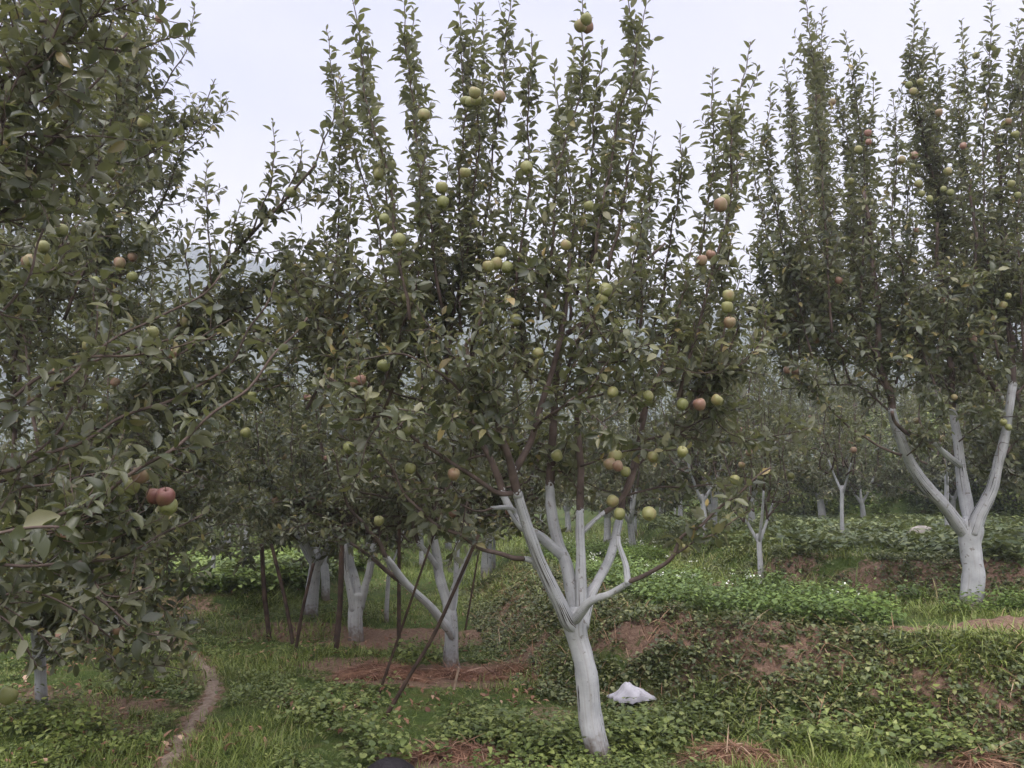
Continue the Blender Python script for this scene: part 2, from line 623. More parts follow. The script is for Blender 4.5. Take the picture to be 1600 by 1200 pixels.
    nt.links.new(hgt, bp.inputs['Height'])
    nt.links.new(bp.outputs[0], p.inputs['Normal'])
    nt.links.new(p.outputs[0], out.inputs[0])
    return m


M_WHITE = bark_mat('whitewashed_bark', (.28, .29, .295), (.35, .36, .365), (.42, .43, .435), crack=.010)
M_BARK = bark_mat('apple_bark', (.050, .038, .032), (.090, .066, .055), (.145, .110, .095))
M_BARKW = bark_mat('bark_with_limewash_edge', (.050, .038, .032), (.090, .066, .055), (.145, .110, .095), splash=True)
M_POLE = bark_mat('pole_wood', (.030, .021, .017), (.060, .040, .030), (.10, .066, .048))
M_DRYWOOD = bark_mat('pale_stick_wood', (.20, .14, .10), (.30, .22, .16), (.38, .29, .22))


def simple_mat(name, c0, c1, scale=8, rough=.8, spec=.2, bump=.3):
    m, nt, out = mat(name)
    tc = N_(nt, 'ShaderNodeTexCoord')
    n = N_(nt, 'ShaderNodeTexNoise')
    n.inputs['Scale'].default_value = scale
    n.inputs['Detail'].default_value = 6
    nt.links.new(tc.outputs['Object'], n.inputs['Vector'])
    c = ramp(nt, n.outputs['Fac'], [(.3, c0), (.7, c1)])
    p = N_(nt, 'ShaderNodeBsdfPrincipled')
    nt.links.new(c, p.inputs['Base Color'])
    p.inputs['Roughness'].default_value = rough
    p.inputs['Specular IOR Level'].default_value = spec
    b = N_(nt, 'ShaderNodeBump')
    b.inputs['Strength'].default_value = bump
    b.inputs['Distance'].default_value = .01
    nt.links.new(n.outputs['Fac'], b.inputs['Height'])
    nt.links.new(b.outputs[0], p.inputs['Normal'])
    nt.links.new(p.outputs[0], out.inputs[0])
    return m


def apple_mat(name, c_green, c_mid, c_blush, lo, hi):
    m, nt, out = mat(name)
    tc = N_(nt, 'ShaderNodeTexCoord')
    oi = N_(nt, 'ShaderNodeObjectInfo')
    n = N_(nt, 'ShaderNodeTexNoise')
    n.inputs['Scale'].default_value = 14
    n.inputs['Detail'].default_value = 3
    va = N_(nt, 'ShaderNodeVectorMath', operation='ADD')
    nt.links.new(tc.outputs['Object'], va.inputs[0])
    nt.links.new(oi.outputs['Random'], va.inputs[1])
    nt.links.new(va.outputs[0], n.inputs['Vector'])
    ad = N_(nt, 'ShaderNodeMath', operation='ADD')
    mr = N_(nt, 'ShaderNodeMapRange')
    mr.inputs[3].default_value, mr.inputs[4].default_value = lo, hi
    nt.links.new(oi.outputs['Random'], mr.inputs[0])
    nt.links.new(n.outputs['Fac'], ad.inputs[0])
    nt.links.new(mr.outputs[0], ad.inputs[1])
    c = ramp(nt, ad.outputs[0], [(.3, c_green), (.6, c_mid), (.9, c_blush)])
    # small pale lenticels
    v = N_(nt, 'ShaderNodeTexVoronoi')
    v.inputs['Scale'].default_value = 130
    nt.links.new(tc.outputs['Object'], v.inputs['Vector'])
    lt = N_(nt, 'ShaderNodeMath', operation='LESS_THAN')
    lt.inputs[1].default_value = .16
    nt.links.new(v.outputs['Distance'], lt.inputs[0])
    ml = N_(nt, 'ShaderNodeMath', operation='MULTIPLY')
    ml.inputs[1].default_value = .35
    nt.links.new(lt.outputs[0], ml.inputs[0])
    c = mix(nt, ml.outputs[0], c, (.34, .31, .19))
    p = N_(nt, 'ShaderNodeBsdfPrincipled')
    nt.links.new(c, p.inputs['Base Color'])
    p.inputs['Roughness'].default_value = .45
    p.inputs['Specular IOR Level'].default_value = .35
    nt.links.new(p.outputs[0], out.inputs[0])
    return m


M_APPLE_G = apple_mat('green_apple_skin', (.14, .15, .05), (.19, .185, .07), (.21, .15, .075), -.25, .15)
M_APPLE_B = apple_mat('blushed_apple_skin', (.18, .155, .07), (.20, .13, .08), (.19, .09, .068), -.15, .3)
M_STALK = simple_mat('apple_stalk', (.07, .05, .03), (.10, .07, .04), 30)

# ------------------------------------------------------------------ ground sheet
SOIL = []          # (x, y, rx, ry, strength)


def soil_px(px, py, rx, ry, s=1.0):
    g = ground_at(px, py)
    SOIL.append((g[0], g[1], rx, ry, s))
    return g


for a in ((1000, 972, .45, .24), (1080, 980, .5, .2), (1200, 985, .55, .2), (1580, 985, .8, .35), (285, 955, .5, .3, .6), (480, 985, 1.0, .55, .9),
          (640, 1000, 1.2, .8, .95), (700, 1055, 1.25, .5, .95), (560, 1040, .7, .4, .8), (830, 1030, .5, .5, .8), (760, 1000, .7, .5, .85), (800, 960, .5, .8, .7), (700, 1185, .5, .22, .9), (1150, 1190, .45, .2, .9),
          (160, 1105, .55, .4, .8), (420, 1095, .5, .25, .35), (860, 1120, .3, .35, .5), (1440, 915, 1.6, .5, .9), (1200, 905, .9, .5, .9), (1260, 1040, .5, .35, .8), (1480, 1060, .5, .35, .8), (1560, 1110, .4, .3, .8), (1330, 990, .5, .25, .7), (1090, 1060, .25, .2, .6),
          (60, 1090, .4, .4, .6), (190, 1140, .35, .3, .6), (1540, 1195, .4, .2, .8)):
    soil_px(*a)

PATH_PX = [(250, 1215), (278, 1165), (303, 1128), (326, 1098), (333, 1072), (324, 1048), (303, 1028), (280, 1013)]
PATH = np.array([ground_at(*p)[:2] for p in PATH_PX])
PATH = np.vstack([[(-1.75, 3.2), (-1.95, 4.0)], PATH, [(-3.75, 9.3), (-4.4, 10.2)]])
PATHC = spline(PATH, 16)


def path_dist(x, y):
    return np.abs(sdist(x, y, PATHC))


def soil_mask(x, y):
    s = np.zeros(np.shape(x))
    n = fbm(x * 2.3, y * 2.3, 41)
    n2 = fbm(x * 9, y * 9, 43)
    for sx, sy, rx, ry, k in SOIL:
        e = ((x - sx) / rx) ** 2 + ((y - sy) / ry) ** 2
        s = np.maximum(s, k * smooth(1.55 - np.sqrt(e) - 1.1 * (n - .5) - .8 * (n2 - .5)))
    d1 = sdist(x, y, BANK1)
    face = smooth(1 - np.abs(d1 - .45) / .62)
    s = np.maximum(s, .7 * face * smooth((n - .55) * 4))
    d2 = sdist(x, y, BANK2)
    s = np.maximum(s, .8 * smooth(1 - np.abs(d2 - .2) / .35) * smooth((n - .4) * 3.2))
    s = np.maximum(s, .85 * smooth(1.15 - path_dist(x, y) / .17 - 1.0 * (n2 - .5)))
    return np.clip(s, 0, 1)


def grid_mesh(name, ys, halfw, cols, mat_, zf):
    u = np.linspace(-1, 1, cols)
    u = np.sign(u) * (0.55 * np.abs(u) + 0.45 * np.abs(u) ** 3)
    Yg = np.repeat(ys[:, None], cols, 1)
    Xg = u[None] * halfw(ys)[:, None]
    Z = zf(Xg, Yg)
    V = np.stack([Xg, Yg, Z], -1).reshape(-1, 3)
    r = len(ys)
    i = np.arange(r - 1)[:, None] * cols
    j = np.arange(cols - 1)[None]
    F = np.stack([i + j, i + j + 1, i + cols + j + 1, i + cols + j], -1).reshape(-1, 4)
    return V, F


m_ground, nt, out = mat('orchard_ground')
tc = N_(nt, 'ShaderNodeTexCoord')
at_s = N_(nt, 'ShaderNodeAttribute', attribute_name='soil')
n1 = N_(nt, 'ShaderNodeTexNoise'); n1.inputs['Scale'].default_value = 3.5; n1.inputs['Detail'].default_value = 9; n1.inputs['Roughness'].default_value = .65
n2 = N_(nt, 'ShaderNodeTexNoise'); n2.inputs['Scale'].default_value = 26; n2.inputs['Detail'].default_value = 7; n2.inputs['Roughness'].default_value = .7
nt.links.new(tc.outputs['Object'], n1.inputs['Vector'])
nt.links.new(tc.outputs['Object'], n2.inputs['Vector'])
c_green = ramp(nt, n1.outputs['Fac'], [(.3, (.035, .055, .015)), (.5, (.06, .088, .022)), (.62, (.085, .085, .032)), (.75, (.10, .062, .038))])
c_soil = ramp(nt, n2.outputs['Fac'], [(.28, (.075, .046, .032)), (.5, (.175, .112, .080)), (.72, (.28, .19, .14))])
gm = N_(nt, 'ShaderNodeMath', operation='ADD')
nt.links.new(at_s.outputs['Fac'], gm.inputs[0])
ms = N_(nt, 'ShaderNodeMapRange'); ms.inputs[1].default_value = .3; ms.inputs[2].default_value = .7; ms.inputs[3].default_value = -.3; ms.inputs[4].default_value = .3
nt.links.new(n2.outputs['Fac'], ms.inputs[0]); nt.links.new(ms.outputs[0], gm.inputs[1])
sm = N_(nt, 'ShaderNodeMapRange'); sm.inputs[1].default_value = .35; sm.inputs[2].default_value = .65
nt.links.new(gm.outputs[0], sm.inputs[0])
cc = mix(nt, sm.outputs[0], c_green, c_soil)
p = N_(nt, 'ShaderNodeBsdfPrincipled'); p.inputs['Roughness'].default_value = .95; p.inputs['Specular IOR Level'].default_value = .1
nt.links.new(cc, p.inputs['Base Color'])
b = N_(nt, 'ShaderNodeBump'); b.inputs['Strength'].default_value = .9; b.inputs['Distance'].default_value = .03
nt.links.new(n2.outputs['Fac'], b.inputs['Height']); nt.links.new(b.outputs[0], p.inputs['Normal'])
nt.links.new(p.outputs[0], out.inputs[0])

ys = np.concatenate([np.linspace(-8, 2.5, 24, endpoint=False), np.geomspace(2.5, 14, 230, endpoint=False), np.geomspace(14, 420, 110)])
V, F = grid_mesh('ground', ys, lambda y: 8 + 1.35 * np.abs(y), 420, m_ground, H)
ground = link('ground', make_mesh('ground', V, [F], m_ground, attr={'soil': soil_mask(V[:, 0], V[:, 1])}))
tag(ground, 'terraced orchard floor of grass, weeds and reddish soil', None, None, 'structure')

# footpath ribbon
m_path = simple_mat('trodden_earth', (.15, .11, .085), (.27, .21, .165), 30, .95, .1, .8)
Tn = norm(np.gradient(PATHC, axis=0))
Nn = np.stack([-Tn[:, 1], Tn[:, 0]], -1)
ss = np.arange(len(PATHC))
wl = .02 + .06 * vnoise(ss * .7, ss * 0, 3)
wr_ = .02 + .06 * vnoise(ss * .7, ss * 0, 8)
cross = np.linspace(-1, 1, 7)
rows = []
for c in cross:
    w = np.where(c < 0, wl, wr_)[:, None] * c
    q = PATHC + Nn * w
    rows.append(np.column_stack([q, H(q[:, 0], q[:, 1]) + .010 - .012 * c * c + .014 * (vnoise(q[:, 0] * 22, q[:, 1] * 22, 4) - .3)]))
Vp = np.stack(rows, 1).reshape(-1, 3)
i = np.arange(len(PATHC) - 1)[:, None] * 7
j = np.arange(6)[None]
Fp = np.stack([i + j, i + 7 + j, i + 8 + j, i + 1 + j], -1).reshape(-1, 4)[:, ::-1]
tag(link('path', make_mesh('path', Vp, [Fp], m_path)), 'narrow trodden earth footpath winding through grass', None, None, 'structure')

# ------------------------------------------------------------------ hills far behind
HPX = np.array([-700, -200, 0, 240, 300, 420, 560, 900, 1050, 1300, 1600, 2300])
HPY = np.array([300, 330, 345, 372, 388, 418, 446, 482, 488, 495, 470, 440])
HY = 420.0


def hill_z(x, y):
    """ridge at HY, rising from y = 150"""
    px = 800 + x / HY * FPX * 0.98
    ry = np.interp(px, HPX, HPY)
    top = CAMZ + (780 - ry) / FPX * HY
    top = top + 5 * (fbm(x * .02, x * 0, 51) - .5)
    t = (y - 150) / (HY - 150)
    z = top * smooth(np.clip(t, 0, 1)) - 2
    z = z - np.clip(y - HY, 0, 400) * .25
    return z + 9 * (fbm(x * .015, y * .015, 52) - .5) * np.clip(t, 0, 1)


ysh = np.linspace(140, 560, 60)
V, F = grid_mesh('hills', ysh, lambda y: 520 + 0 * y, 140, None, hill_z)
m_hill = simple_mat('hill_cover', (.03, .045, .025), (.05, .065, .035), .06, .95, .05, 0)
tag(link('hills', make_mesh('hills', V, [F], m_hill)), 'hazy wooded hillside beyond the orchard', None, None, 'structure')

# conifer wood on the hill: one mass
nc = 4200
cx = RNG.uniform(-480, 480, nc)
cy = 200 + (HY + 20 - 200) * np.sqrt(RNG.random(nc))
cz = hill_z(cx, cy)
ch = RNG.uniform(3, 6.5, nc)
VV, TT = [], []
tiers = 4
for k in range(tiers):
    z0 = .10 + .21 * k
    r0 = .20 * (1 - .2 * k)
    a = np.arange(7) * 2 * np.pi / 7
    jit = RNG.uniform(.6, 1.2, (nc, 7))
    ring = np.stack([cx[:, None] + np.cos(a)[None] * jit * r0 * ch[:, None],
                     cy[:, None] + np.sin(a)[None] * jit * r0 * ch[:, None],
                     (cz + z0 * ch)[:, None] + RNG.uniform(-.04, .04, (nc, 7)) * ch[:, None]], -1)
    apex = np.stack([cx, cy, cz + min(1.0, z0 + .38) * ch], -1)[:, None]
    VV.append(np.concatenate([ring, apex], 1))
VV = np.stack(VV, 1)                                   # nc, tiers, 8, 3
f1 = np.array([[q, (q + 1) % 7, 7] for q in range(7)])
off = (np.arange(nc * tiers) * 8)[:, None, None]
TT = (f1[None] + off).reshape(-1, 3)
tag(link('conifer_wood', make_mesh('conifer_wood', VV.reshape(-1, 3), [TT], M_CONIF, smooth=False)), 'conifer wood covering the hazy hillside', 'wood', None, 'stuff')


# ------------------------------------------------------------------ trees
class Tree:
    """gathers limbs, branches, twigs and leaves in world coordinates"""
    def __init__(self, leaf=.085, low=False, leafmat=None, density=1.0):
        self.white, self.brown, self.twig = [], [], []
        self.P, self.D, self.N, self.L = [], [], [], []
        self.leaf, self.low, self.mat, self.k = leaf, low, leafmat or M_LEAF, density
        self.clear = []          # (point, radius) kept free of leaves
        self.pts = []

    def leaves(self, P, D, N, L):
        self.P.append(P); self.D.append(D); self.N.append(N); self.L.append(L)

    def along(self, pts, t0, t1, spacing, size=1.0, spread=(32, 66), droop=.13):
        pts = np.asarray(pts)
        seg = np.linalg.norm(np.diff(pts, axis=0), axis=1)
        s = np.r_[0, np.cumsum(seg)]
        Lt = s[-1]
        n = max(2, int(Lt * (t1 - t0) / spacing))
        q = (t0 + (t1 - t0) * (np.arange(n) + RNG.uniform(-.25, .25, n)) / n).clip(0, 1) * Lt
        P = np.stack([np.interp(q, s, pts[:, k]) for k in range(3)], -1)
        P2 = np.stack([np.interp(np.minimum(q + .02, Lt + .02), np.r_[s, Lt + .02], np.r_[pts[:, k], pts[-1, k] + (pts[-1, k] - pts[-2, k]) / max(seg[-1], 1e-6) * .02]) for k in range(3)], -1)
        T = norm(P2 - P)
        az = np.arange(n) * 2.39996 + RNG.uniform(0, 6.28) + RNG.uniform(-.4, .4, n)
        ref = np.where(np.abs(T[:, 2:3]) > .9, np.array([[1., 0, 0]]), np.array([[0, 0, 1.]]))
        U = norm(np.cross(T, ref))
        W = np.cross(T, U)
        R = np.cos(az)[:, None] * U + np.sin(az)[:, None] * W
        an = np.radians(RNG.uniform(*spread, n))[:, None]
        tip = (q / Lt)[:, None]
        an = an * (1 - .45 * np.clip((tip - .8) / .2, 0, 1))
        D = np.cos(an) * T + np.sin(an) * R
        N = np.sin(an) * T - np.cos(an) * R
        D = D + np.array([0, 0, -1.]) * (droop * RNG.uniform(.2, 1.6, n))[:, None] + RNG.normal(0, .12, (n, 3))
        N = N + np.array([0, 0, .35]) + RNG.normal(0, .25, (n, 3))
        sz = self.leaf * size * RNG.uniform(.5, 1.18, n) * (1 - .4 * np.clip((tip[:, 0] - .8) / .2, 0, 1))
        self.leaves(P, norm(D), N, sz)

    def shoot(self, p0, d0, L, up=.6, r=.003, spacing=.024, t0=.12, size=1.0, twig=True):
        d0 = norm(np.asarray(d0, float))
        t = np.linspace(0, 1, 5)[:, None]
        upv = np.array([0, 0, 1.])
        pts = p0 + d0 * L * (t - .3 * up * t * t) + upv * L * up * .62 * t * t
        pts = pts + RNG.normal(0, .022 * L, pts.shape) * t
        if twig:
            self.twig.append((pts, np.linspace(r, r * .4, 5)))
        self.along(pts, t0, 1.0, spacing / self.k, size)
        self.pts.append(pts[2])
        return pts

    def rosette(self, p, d, n=7, size=1.0):
        q = np.array([p, p + norm(d) * .035])
        self.along(q, .1, 1.0, .036 / n, size, spread=(40, 88), droop=.10)

    def bough(self, pts, r0, r1, lat=.3, step=.045, whip=.25, bare=.08, up=.6, sides=7, kind='brown', taper=True, nosmooth=False, size=1.0):
        """a leafy branch: bare at its foot, side shoots and rosettes, a leafy whip at its end"""
        pts = np.asarray(pts, float)
        C = spline(pts, 6)
        n = len(C)
        L = np.r_[0, np.cumsum(np.linalg.norm(np.diff(C, axis=0), axis=1))]
        C = C + np.column_stack([.012 * np.sin(L * 7 + RNG.random() * 6) + .006 * np.sin(L * 21 + RNG.random() * 6) for _ in range(3)]) * np.minimum(1, L / .2)[:, None]
        tot = L[-1]
        rad = r0 + (r1 - r0) * (L / tot) ** .8
        (self.brown if kind == 'brown' else self.twig).append((C, rad))
        st = step / self.k
        s = bare * tot
        a = RNG.random() * 6
        while s < tot * (1 - whip * .5):
            f = s / tot
            p = np.array([np.interp(s, L, C[:, k]) for k in range(3)])
            T = norm(np.array([np.interp(min(s + .05, tot), L, C[:, k]) - np.interp(s - .05, L, C[:, k]) for k in range(3)]))
            a += 2.4 + RNG.uniform(-.5, .5)
            ref = np.array([1., 0, 0]) if abs(T[2]) > .8 else np.array([0, 0, 1.])
            U = norm(np.cross(T, ref)); W = np.cross(T, U)
            R = math.cos(a) * U + math.sin(a) * W
            d = R + T * RNG.uniform(.3, .9) + np.array([0, 0, RNG.uniform(-.05, .4)])
            w = lat * RNG.uniform(.3, 1.0) * (1 - .58 * f)
            if RNG.random() < .42 or w < .07:
                self.rosette(p, d, int(RNG.integers(5, 9)), size)
            else:
                self.shoot(p, d, w, up=up * RNG.uniform(.3, 1.2), r=.0016 + .007 * w, size=size)
            s += st * RNG.uniform(.6, 1.5)
        k0 = np.searchsorted(L, tot * (1 - whip))
        if n - k0 >= 3:
            self.along(C[k0:], 0, 1, .021 / self.k, size)
        return C

    def infill(self, n, L, lat, ok=None, step=.042):
        """side boughs starting from shoots already there, growing outwards"""
        src = [p for p in self.pts if ok is None or ok(p)]
        c = np.mean(src, 0)
        for q in RNG.choice(len(src), n):
            p = src[q]
            d = norm((p - c) * [1, 1, .3] + RNG.normal(0, .5, 3)) + [0, 0, RNG.uniform(-.1, .7)]
            d = norm(d)
            l = L * RNG.uniform(.6, 1.3)
            self.bough([p, p + d * l * .5 + RNG.normal(0, .03, 3), p + d * l + [0, 0, .12 * l]], .006, .002, lat, step, .3, kind='twig')

    def build(self, name, base, label, cat, group=None, wob=.10):
        root = empty(name, base, label, cat, group)
        for k, (nm, pts, rad) in enumerate(self.white):
            o = link(nm, tubes_mesh(nm, [(pts, rad)], M_WHITE, 14, base, wob), root)
        big = sorted(self.brown, key=lambda it: -it[1][0])
        for pts, rad in big[:60]:
            link('branch', tubes_mesh('branch', [(pts, rad)], M_BARKW if rad[0] > .017 else M_BARK, 8, base, .04), root)
        tw = self.twig + big[60:]
        if tw:
            o = link('twigs', tubes_mesh('twigs', tw, M_BARK, 4, base), root)
            o['kind'] = 'stuff'
        P, D, N, L = (np.concatenate(x) for x in (self.P, self.D, self.N, self.L))
        keep = np.ones(len(P), bool)
        for c, r in self.clear:
            tips = P + D * L[:, None] * .6
            keep &= (np.linalg.norm(tips - c, axis=1) > r) & (np.linalg.norm(P - c, axis=1) > r * .8)
        P, D, N, L = P[keep], D[keep], N[keep], L[keep]
        n = len(P)
        me = leaf_mesh('foliage', P, D, N, L, RNG.uniform(.34, .50, n), RNG.uniform(.1, 1.0, n), RNG.uniform(.15, .8, n),
                       LEAF_LOW if self.low else LEAF_FINE, self.mat, base)
        o = link('foliage', me, root)
        o['kind'] = 'stuff'
        self.n = n
        return root


def limb(px_pts, Ys, w_px, n=6):
    """polyline from photo pixels with per-point distance; w_px widths at ends"""
    m = len(px_pts)
    Ys = np.interp(np.linspace(0, 1, m), np.linspace(0, 1, len(Ys)), Ys)
    P = np.array([at(px, py, y) for (px, py), y in zip(px_pts, Ys)])
    R = np.interp(np.linspace(0, 1, m), np.linspace(0, 1, len(w_px)), np.array(w_px) / 2.0) * Ys / FPX
    C = spline(np.column_stack([P, R]), n)
    q = np.arange(len(C)) * .45
    ph = RNG.random(4) * 6.28
    amp = .09 * C[:, 3:4] * np.minimum(1, np.arange(len(C)) / 6)[:, None]
    C[:, :3] += amp * np.column_stack([np.sin(q + ph[0]), np.sin(q * 1.3 + ph[1]), np.sin(q * .8 + ph[2])])
    C[:, 3] *= 1 + .022 * np.sin(q * 1.7 + ph[3])
    return C[:, :3], C[:, 3]


def pxl(px_pts, Ys):
    m = len(px_pts)
    Ys = np.interp(np.linspace(0, 1, m), np.linspace(0, 1, len(Ys)), Ys)
    return np.array([at(px, py, y) for (px, py), y in zip(px_pts, Ys)])


# apple meshes -------------------------------------------------------
def apple_mesh(name, skin, seed):
    r = np.random.default_rng(seed)
    prof = [(0.0, -.062), (.012, -.070), (.022, -.078), (.040, -.076), (.060, -.058), (.077, -.025), (.083, .010), (.078, .042),
            (.060, .066), (.036, .073), (.018, .066), (.006, .054), (0.0, .050)]
    prof = np.array(prof) * .5
    sd = 14
    a = np.arange(sd) * 2 * np.pi / sd
    V, F = [], []
    lob = 1 + .035 * np.cos(5 * a + r.random() * 6) + .03 * np.cos(2 * a + r.random() * 6)
    for rr, z in prof:
        V += [(rr * math.cos(t) * l, rr * math.sin(t) * l * .97, z + .02 * rr * math.cos(t + 1)) for t, l in zip(a, lob)]
    n = len(prof)
    for i in range(n - 1):
        for k in range(sd):
            F.append((i * sd + k, i * sd + (k + 1) % sd, (i + 1) * sd + (k + 1) % sd, (i + 1) * sd + k))
    nf = len(F)
    sv, sp, _ = tube(np.array([(0, 0, .022), (.004, 0, .036), (.009, .002, .052)]), np.array([.0016, .0014, .002]), 5)
    o = len(V)
    V = np.vstack([np.array(V), sv])
    q = np.vstack([np.array(F), sp[0] + o])
    caps = np.vstack(sp[1:]) + o
    mi = [0] * nf + [1] * (len(sp[0]) + len(caps))
    return make_mesh(name, V, [q, caps], [skin, M_STALK], midx=mi)


APPLES_G = [apple_mesh('apple', M_APPLE_G, 3 + k) for k in range(3)]
APPLES_B = [apple_mesh('apple', M_APPLE_B, 13 + k) for k in range(3)]


def add_apples(root, base, pts, blush=.35, size=(.74, .98)):
    for p in pts:
        me = (APPLES_B if random.random() < blush else APPLES_G)[random.randrange(3)]
        o = link('apple', me, root, tuple(np.asarray(p) - base))
        s = random.uniform(*size)
        o.scale = (s, s, s * random.uniform(.92, 1.05))
        o.rotation_euler = (random.uniform(-.6, .6), random.uniform(-.6, .6), random.uniform(0, 6.28))


def mass(t, columns, Y, r=(.012, .003), lat=.24, step=.04, back=.0, jx=26, whip=.3, dY=.5):
    """upright leafy leaders, each at its own distance; some get a companion deeper in the crown"""
    for c in columns:
        y0 = Y + RNG.uniform(-dY, dY)
        y1 = y0 + RNG.uniform(-.2, .2)
        c = [(x + RNG.uniform(-9, 9) * (0 < q < len(c) - 1), y) for q, (x, y) in enumerate(c)]
        t.bough(pxl(c, [y0, y1]), r[0], r[1], lat * RNG.uniform(.7, 1.3), step, whip * RNG.uniform(.6, 1.4))
        if RNG.random() < back:
            y0 = Y + RNG.uniform(.3, dY + .5)
            j = RNG.uniform(-jx, jx)
            k = RNG.uniform(10, 90)
            cc = [(x + j * (1 + .3 * q), y + k * (q / len(c))) for q, (x, y) in enumerate(c)]
            t.bough(pxl(cc, [y0, y0 + .1]), r[0], r[1], lat, step, whip)


# ---- the middle tree in front
def main_tree():
    t = Tree(leaf=.100)
    base = ground_at(936, 1188)
    D = base[1]
    tr, rr = limb([(938, 1200), (934, 1175), (925, 1120), (915, 1050), (905, 1000), (900, 968), (903, 948)], [D, D], [43, 37, 35, 33, 34, 37, 20])
    t.white.append(('trunk', tr, rr))
    W = t.white
    W.append(('limb', *limb([(900, 985), (887, 968), (870, 935), (845, 880), (825, 828), (809, 772)], [D, D - .35], [24, 24, 20, 19, 18, 15])))
    W.append(('limb', *limb([(884, 882), (875, 866), (845, 838), (815, 822), (800, 798), (786, 772)], [D + .15, D + .07, D + .12], [11, 15, 15, 14, 12, 10])))
    W.append(('limb', *limb([(905, 985), (901, 955), (887, 889), (872, 848), (862, 796), (859, 761)], [D, D + .28], [22, 22, 20, 18, 16, 13])))
    W.append(('limb', *limb([(911, 980), (910, 942), (907, 883), (907, 840), (906, 803)], [D, D + .1], [20, 19, 15, 14, 13])))
    W.append(('limb', *limb([(908, 980), (917, 942), (934, 910), (954, 867), (968, 814)], [D, D + .3], [22, 21, 15, 14, 12])))
    W.append(('limb', *limb([(889, 985), (904, 962), (922, 940), (954, 928), (983, 909)], [D + .04, D - .17, D - .31, D - .45], [10, 15, 12, 10, 9])))
    W.append(('limb', *limb([(981, 912), (979, 890), (974, 872), (967, 850), (966, 838)], [D - .45, D - .42], [10, 9, 8, 7, 6])))
    W.append(('limb', *limb([(840, 885), (832, 877), (818, 872)], [D - .15, D - .2], [12, 9, 7])))
    W.append(('limb', *limb([(806, 800), (795, 793), (768, 794)], [D + .1, D - .1], [8, 7, 6])))
    W.append(('limb', *limb([(910, 832), (930, 812), (945, 800)], [D + .1, D + .18], [8, 7, 6])))
    B = lambda px, Ys, w: t.brown.append(limb(px, Ys, w))
    # bare brown wood continuing the white limbs
    B([(809, 776), (802, 743), (793, 710), (779, 667), (772, 620)], [D - .35, D - .55], [16, 14, 12, 10, 8])
    B([(787, 776), (780, 750), (763, 711), (744, 673), (735, 600), (742, 500), (745, 430)], [D + .12, D + .3], [13, 12, 10, 9, 8, 7, 5])
    B([(800, 743), (812, 722), (825, 700), (834, 673), (850, 620), (868, 560), (885, 480), (890, 400)], [D - .38, D - .2], [12, 12, 11, 10, 10, 9, 7, 5])
    B([(859, 765), (862, 700), (868, 620), (874, 540), (884, 470), (893, 395), (900, 300)], [D + .28, D + .4], [15, 13, 12, 12, 10, 8, 5])
    B([(906, 806), (907, 770), (907, 728), (902, 640), (918, 560), (935, 450)], [D + .1, D + .3], [13, 12, 11, 9, 8, 5])
    B([(968, 817), (975, 775), (988, 735), (998, 690), (1010, 640)], [D + .3, D + .4], [11, 10, 9, 8, 6])
    B([(945, 801), (962, 788), (985, 757), (1000, 700)], [D + .18, D + .1], [8, 8, 7, 6])
    B([(878, 527), (905, 508), (930, 488), (952, 468), (990, 425), (1040, 380)], [D - .1, D - .5], [9, 9, 8, 7, 6, 4])
    B([(740, 580), (728, 540), (745, 520), (756, 470)], [D - .5, D - .6], [6, 6, 5, 4])
    t_b = lambda px, Ys, r0, r1, **k: t.bough(pxl(px, Ys), r0, r1, **k)
    # low and middle spreading branches
    t_b([(818, 873), (795, 869), (758, 860), (700, 831), (655, 797), (622, 745), (590, 700)], [D - .2, D - .7], .016, .006, lat=.22, step=.05, bare=.25, whip=.1)
    t_b([(805, 770), (782, 772), (755, 755), (713, 723), (660, 695), (620, 665), (575, 632), (510, 580)], [D - .35, D - .9], .017, .005, lat=.3, step=.042, bare=.25)
    t_b([(770, 794), (735, 800), (690, 770), (640, 760)], [D - .1, D - .4], .008, .003, lat=.22, bare=.3)
    t_b([(981, 909), (1021, 896), (1050, 868), (1064, 838), (1100, 812), (1150, 775), (1205, 735)], [D - .45, D - .8], .015, .005, lat=.22, step=.055, bare=.3)
    t_b([(1050, 868), (1085, 850), (1120, 835), (1165, 800)], [D - .55, D - .9], .008, .003, lat=.24, bare=.25)
    t_b([(772, 640), (710, 600), (640, 560), (570, 560)], [D - .5, D - .9], .012, .004, lat=.32)
    t_b([(744, 673), (690, 640), (610, 610), (540, 600), (500, 560)], [D + .3, D + .5], .011, .004, lat=.34)
    t_b([(779, 667), (755, 600), (700, 540), (650, 480)], [D - .5, D - .95], .011, .003, lat=.32)
    t_b([(834, 673), (870, 640), (920, 600), (960, 560), (1020, 540)], [D - .4, D - 1.0], .011, .003, lat=.3)
    t_b([(868, 640), (930, 620), (1010, 600), (1090, 590), (1150, 560)], [D + .2, D - .1], .011, .003, lat=.34)
    t_b([(988, 735), (1040, 690), (1110, 650), (1175, 640)], [D + .3, D], .010, .003, lat=.34)
    t_b([(998, 690), (1060, 680), (1140, 690), (1215, 690)], [D + .3, D + .5], .010, .003, lat=.34)
    t_b([(975, 775), (1030, 760), (1090, 760), (1150, 760)], [D + .3, D + .2], .009, .003, lat=.3)
    t_b([(907, 728), (950, 712), (1010, 705), (1075, 700)], [D + .1, D - .6], .009, .003, lat=.25, step=.06)
    t_b([(902, 640), (850, 600), (800, 560), (780, 500)], [D + .1, D - .7], .009, .003, lat=.3)
    t_b([(862, 700), (830, 690), (770, 700), (700, 690)], [D + .3, D + .6], .009, .003, lat=.34)
    t_b([(763, 711), (700, 720), (620, 720), (560, 700)], [D + .3, D + .3], .009, .003, lat=.32)
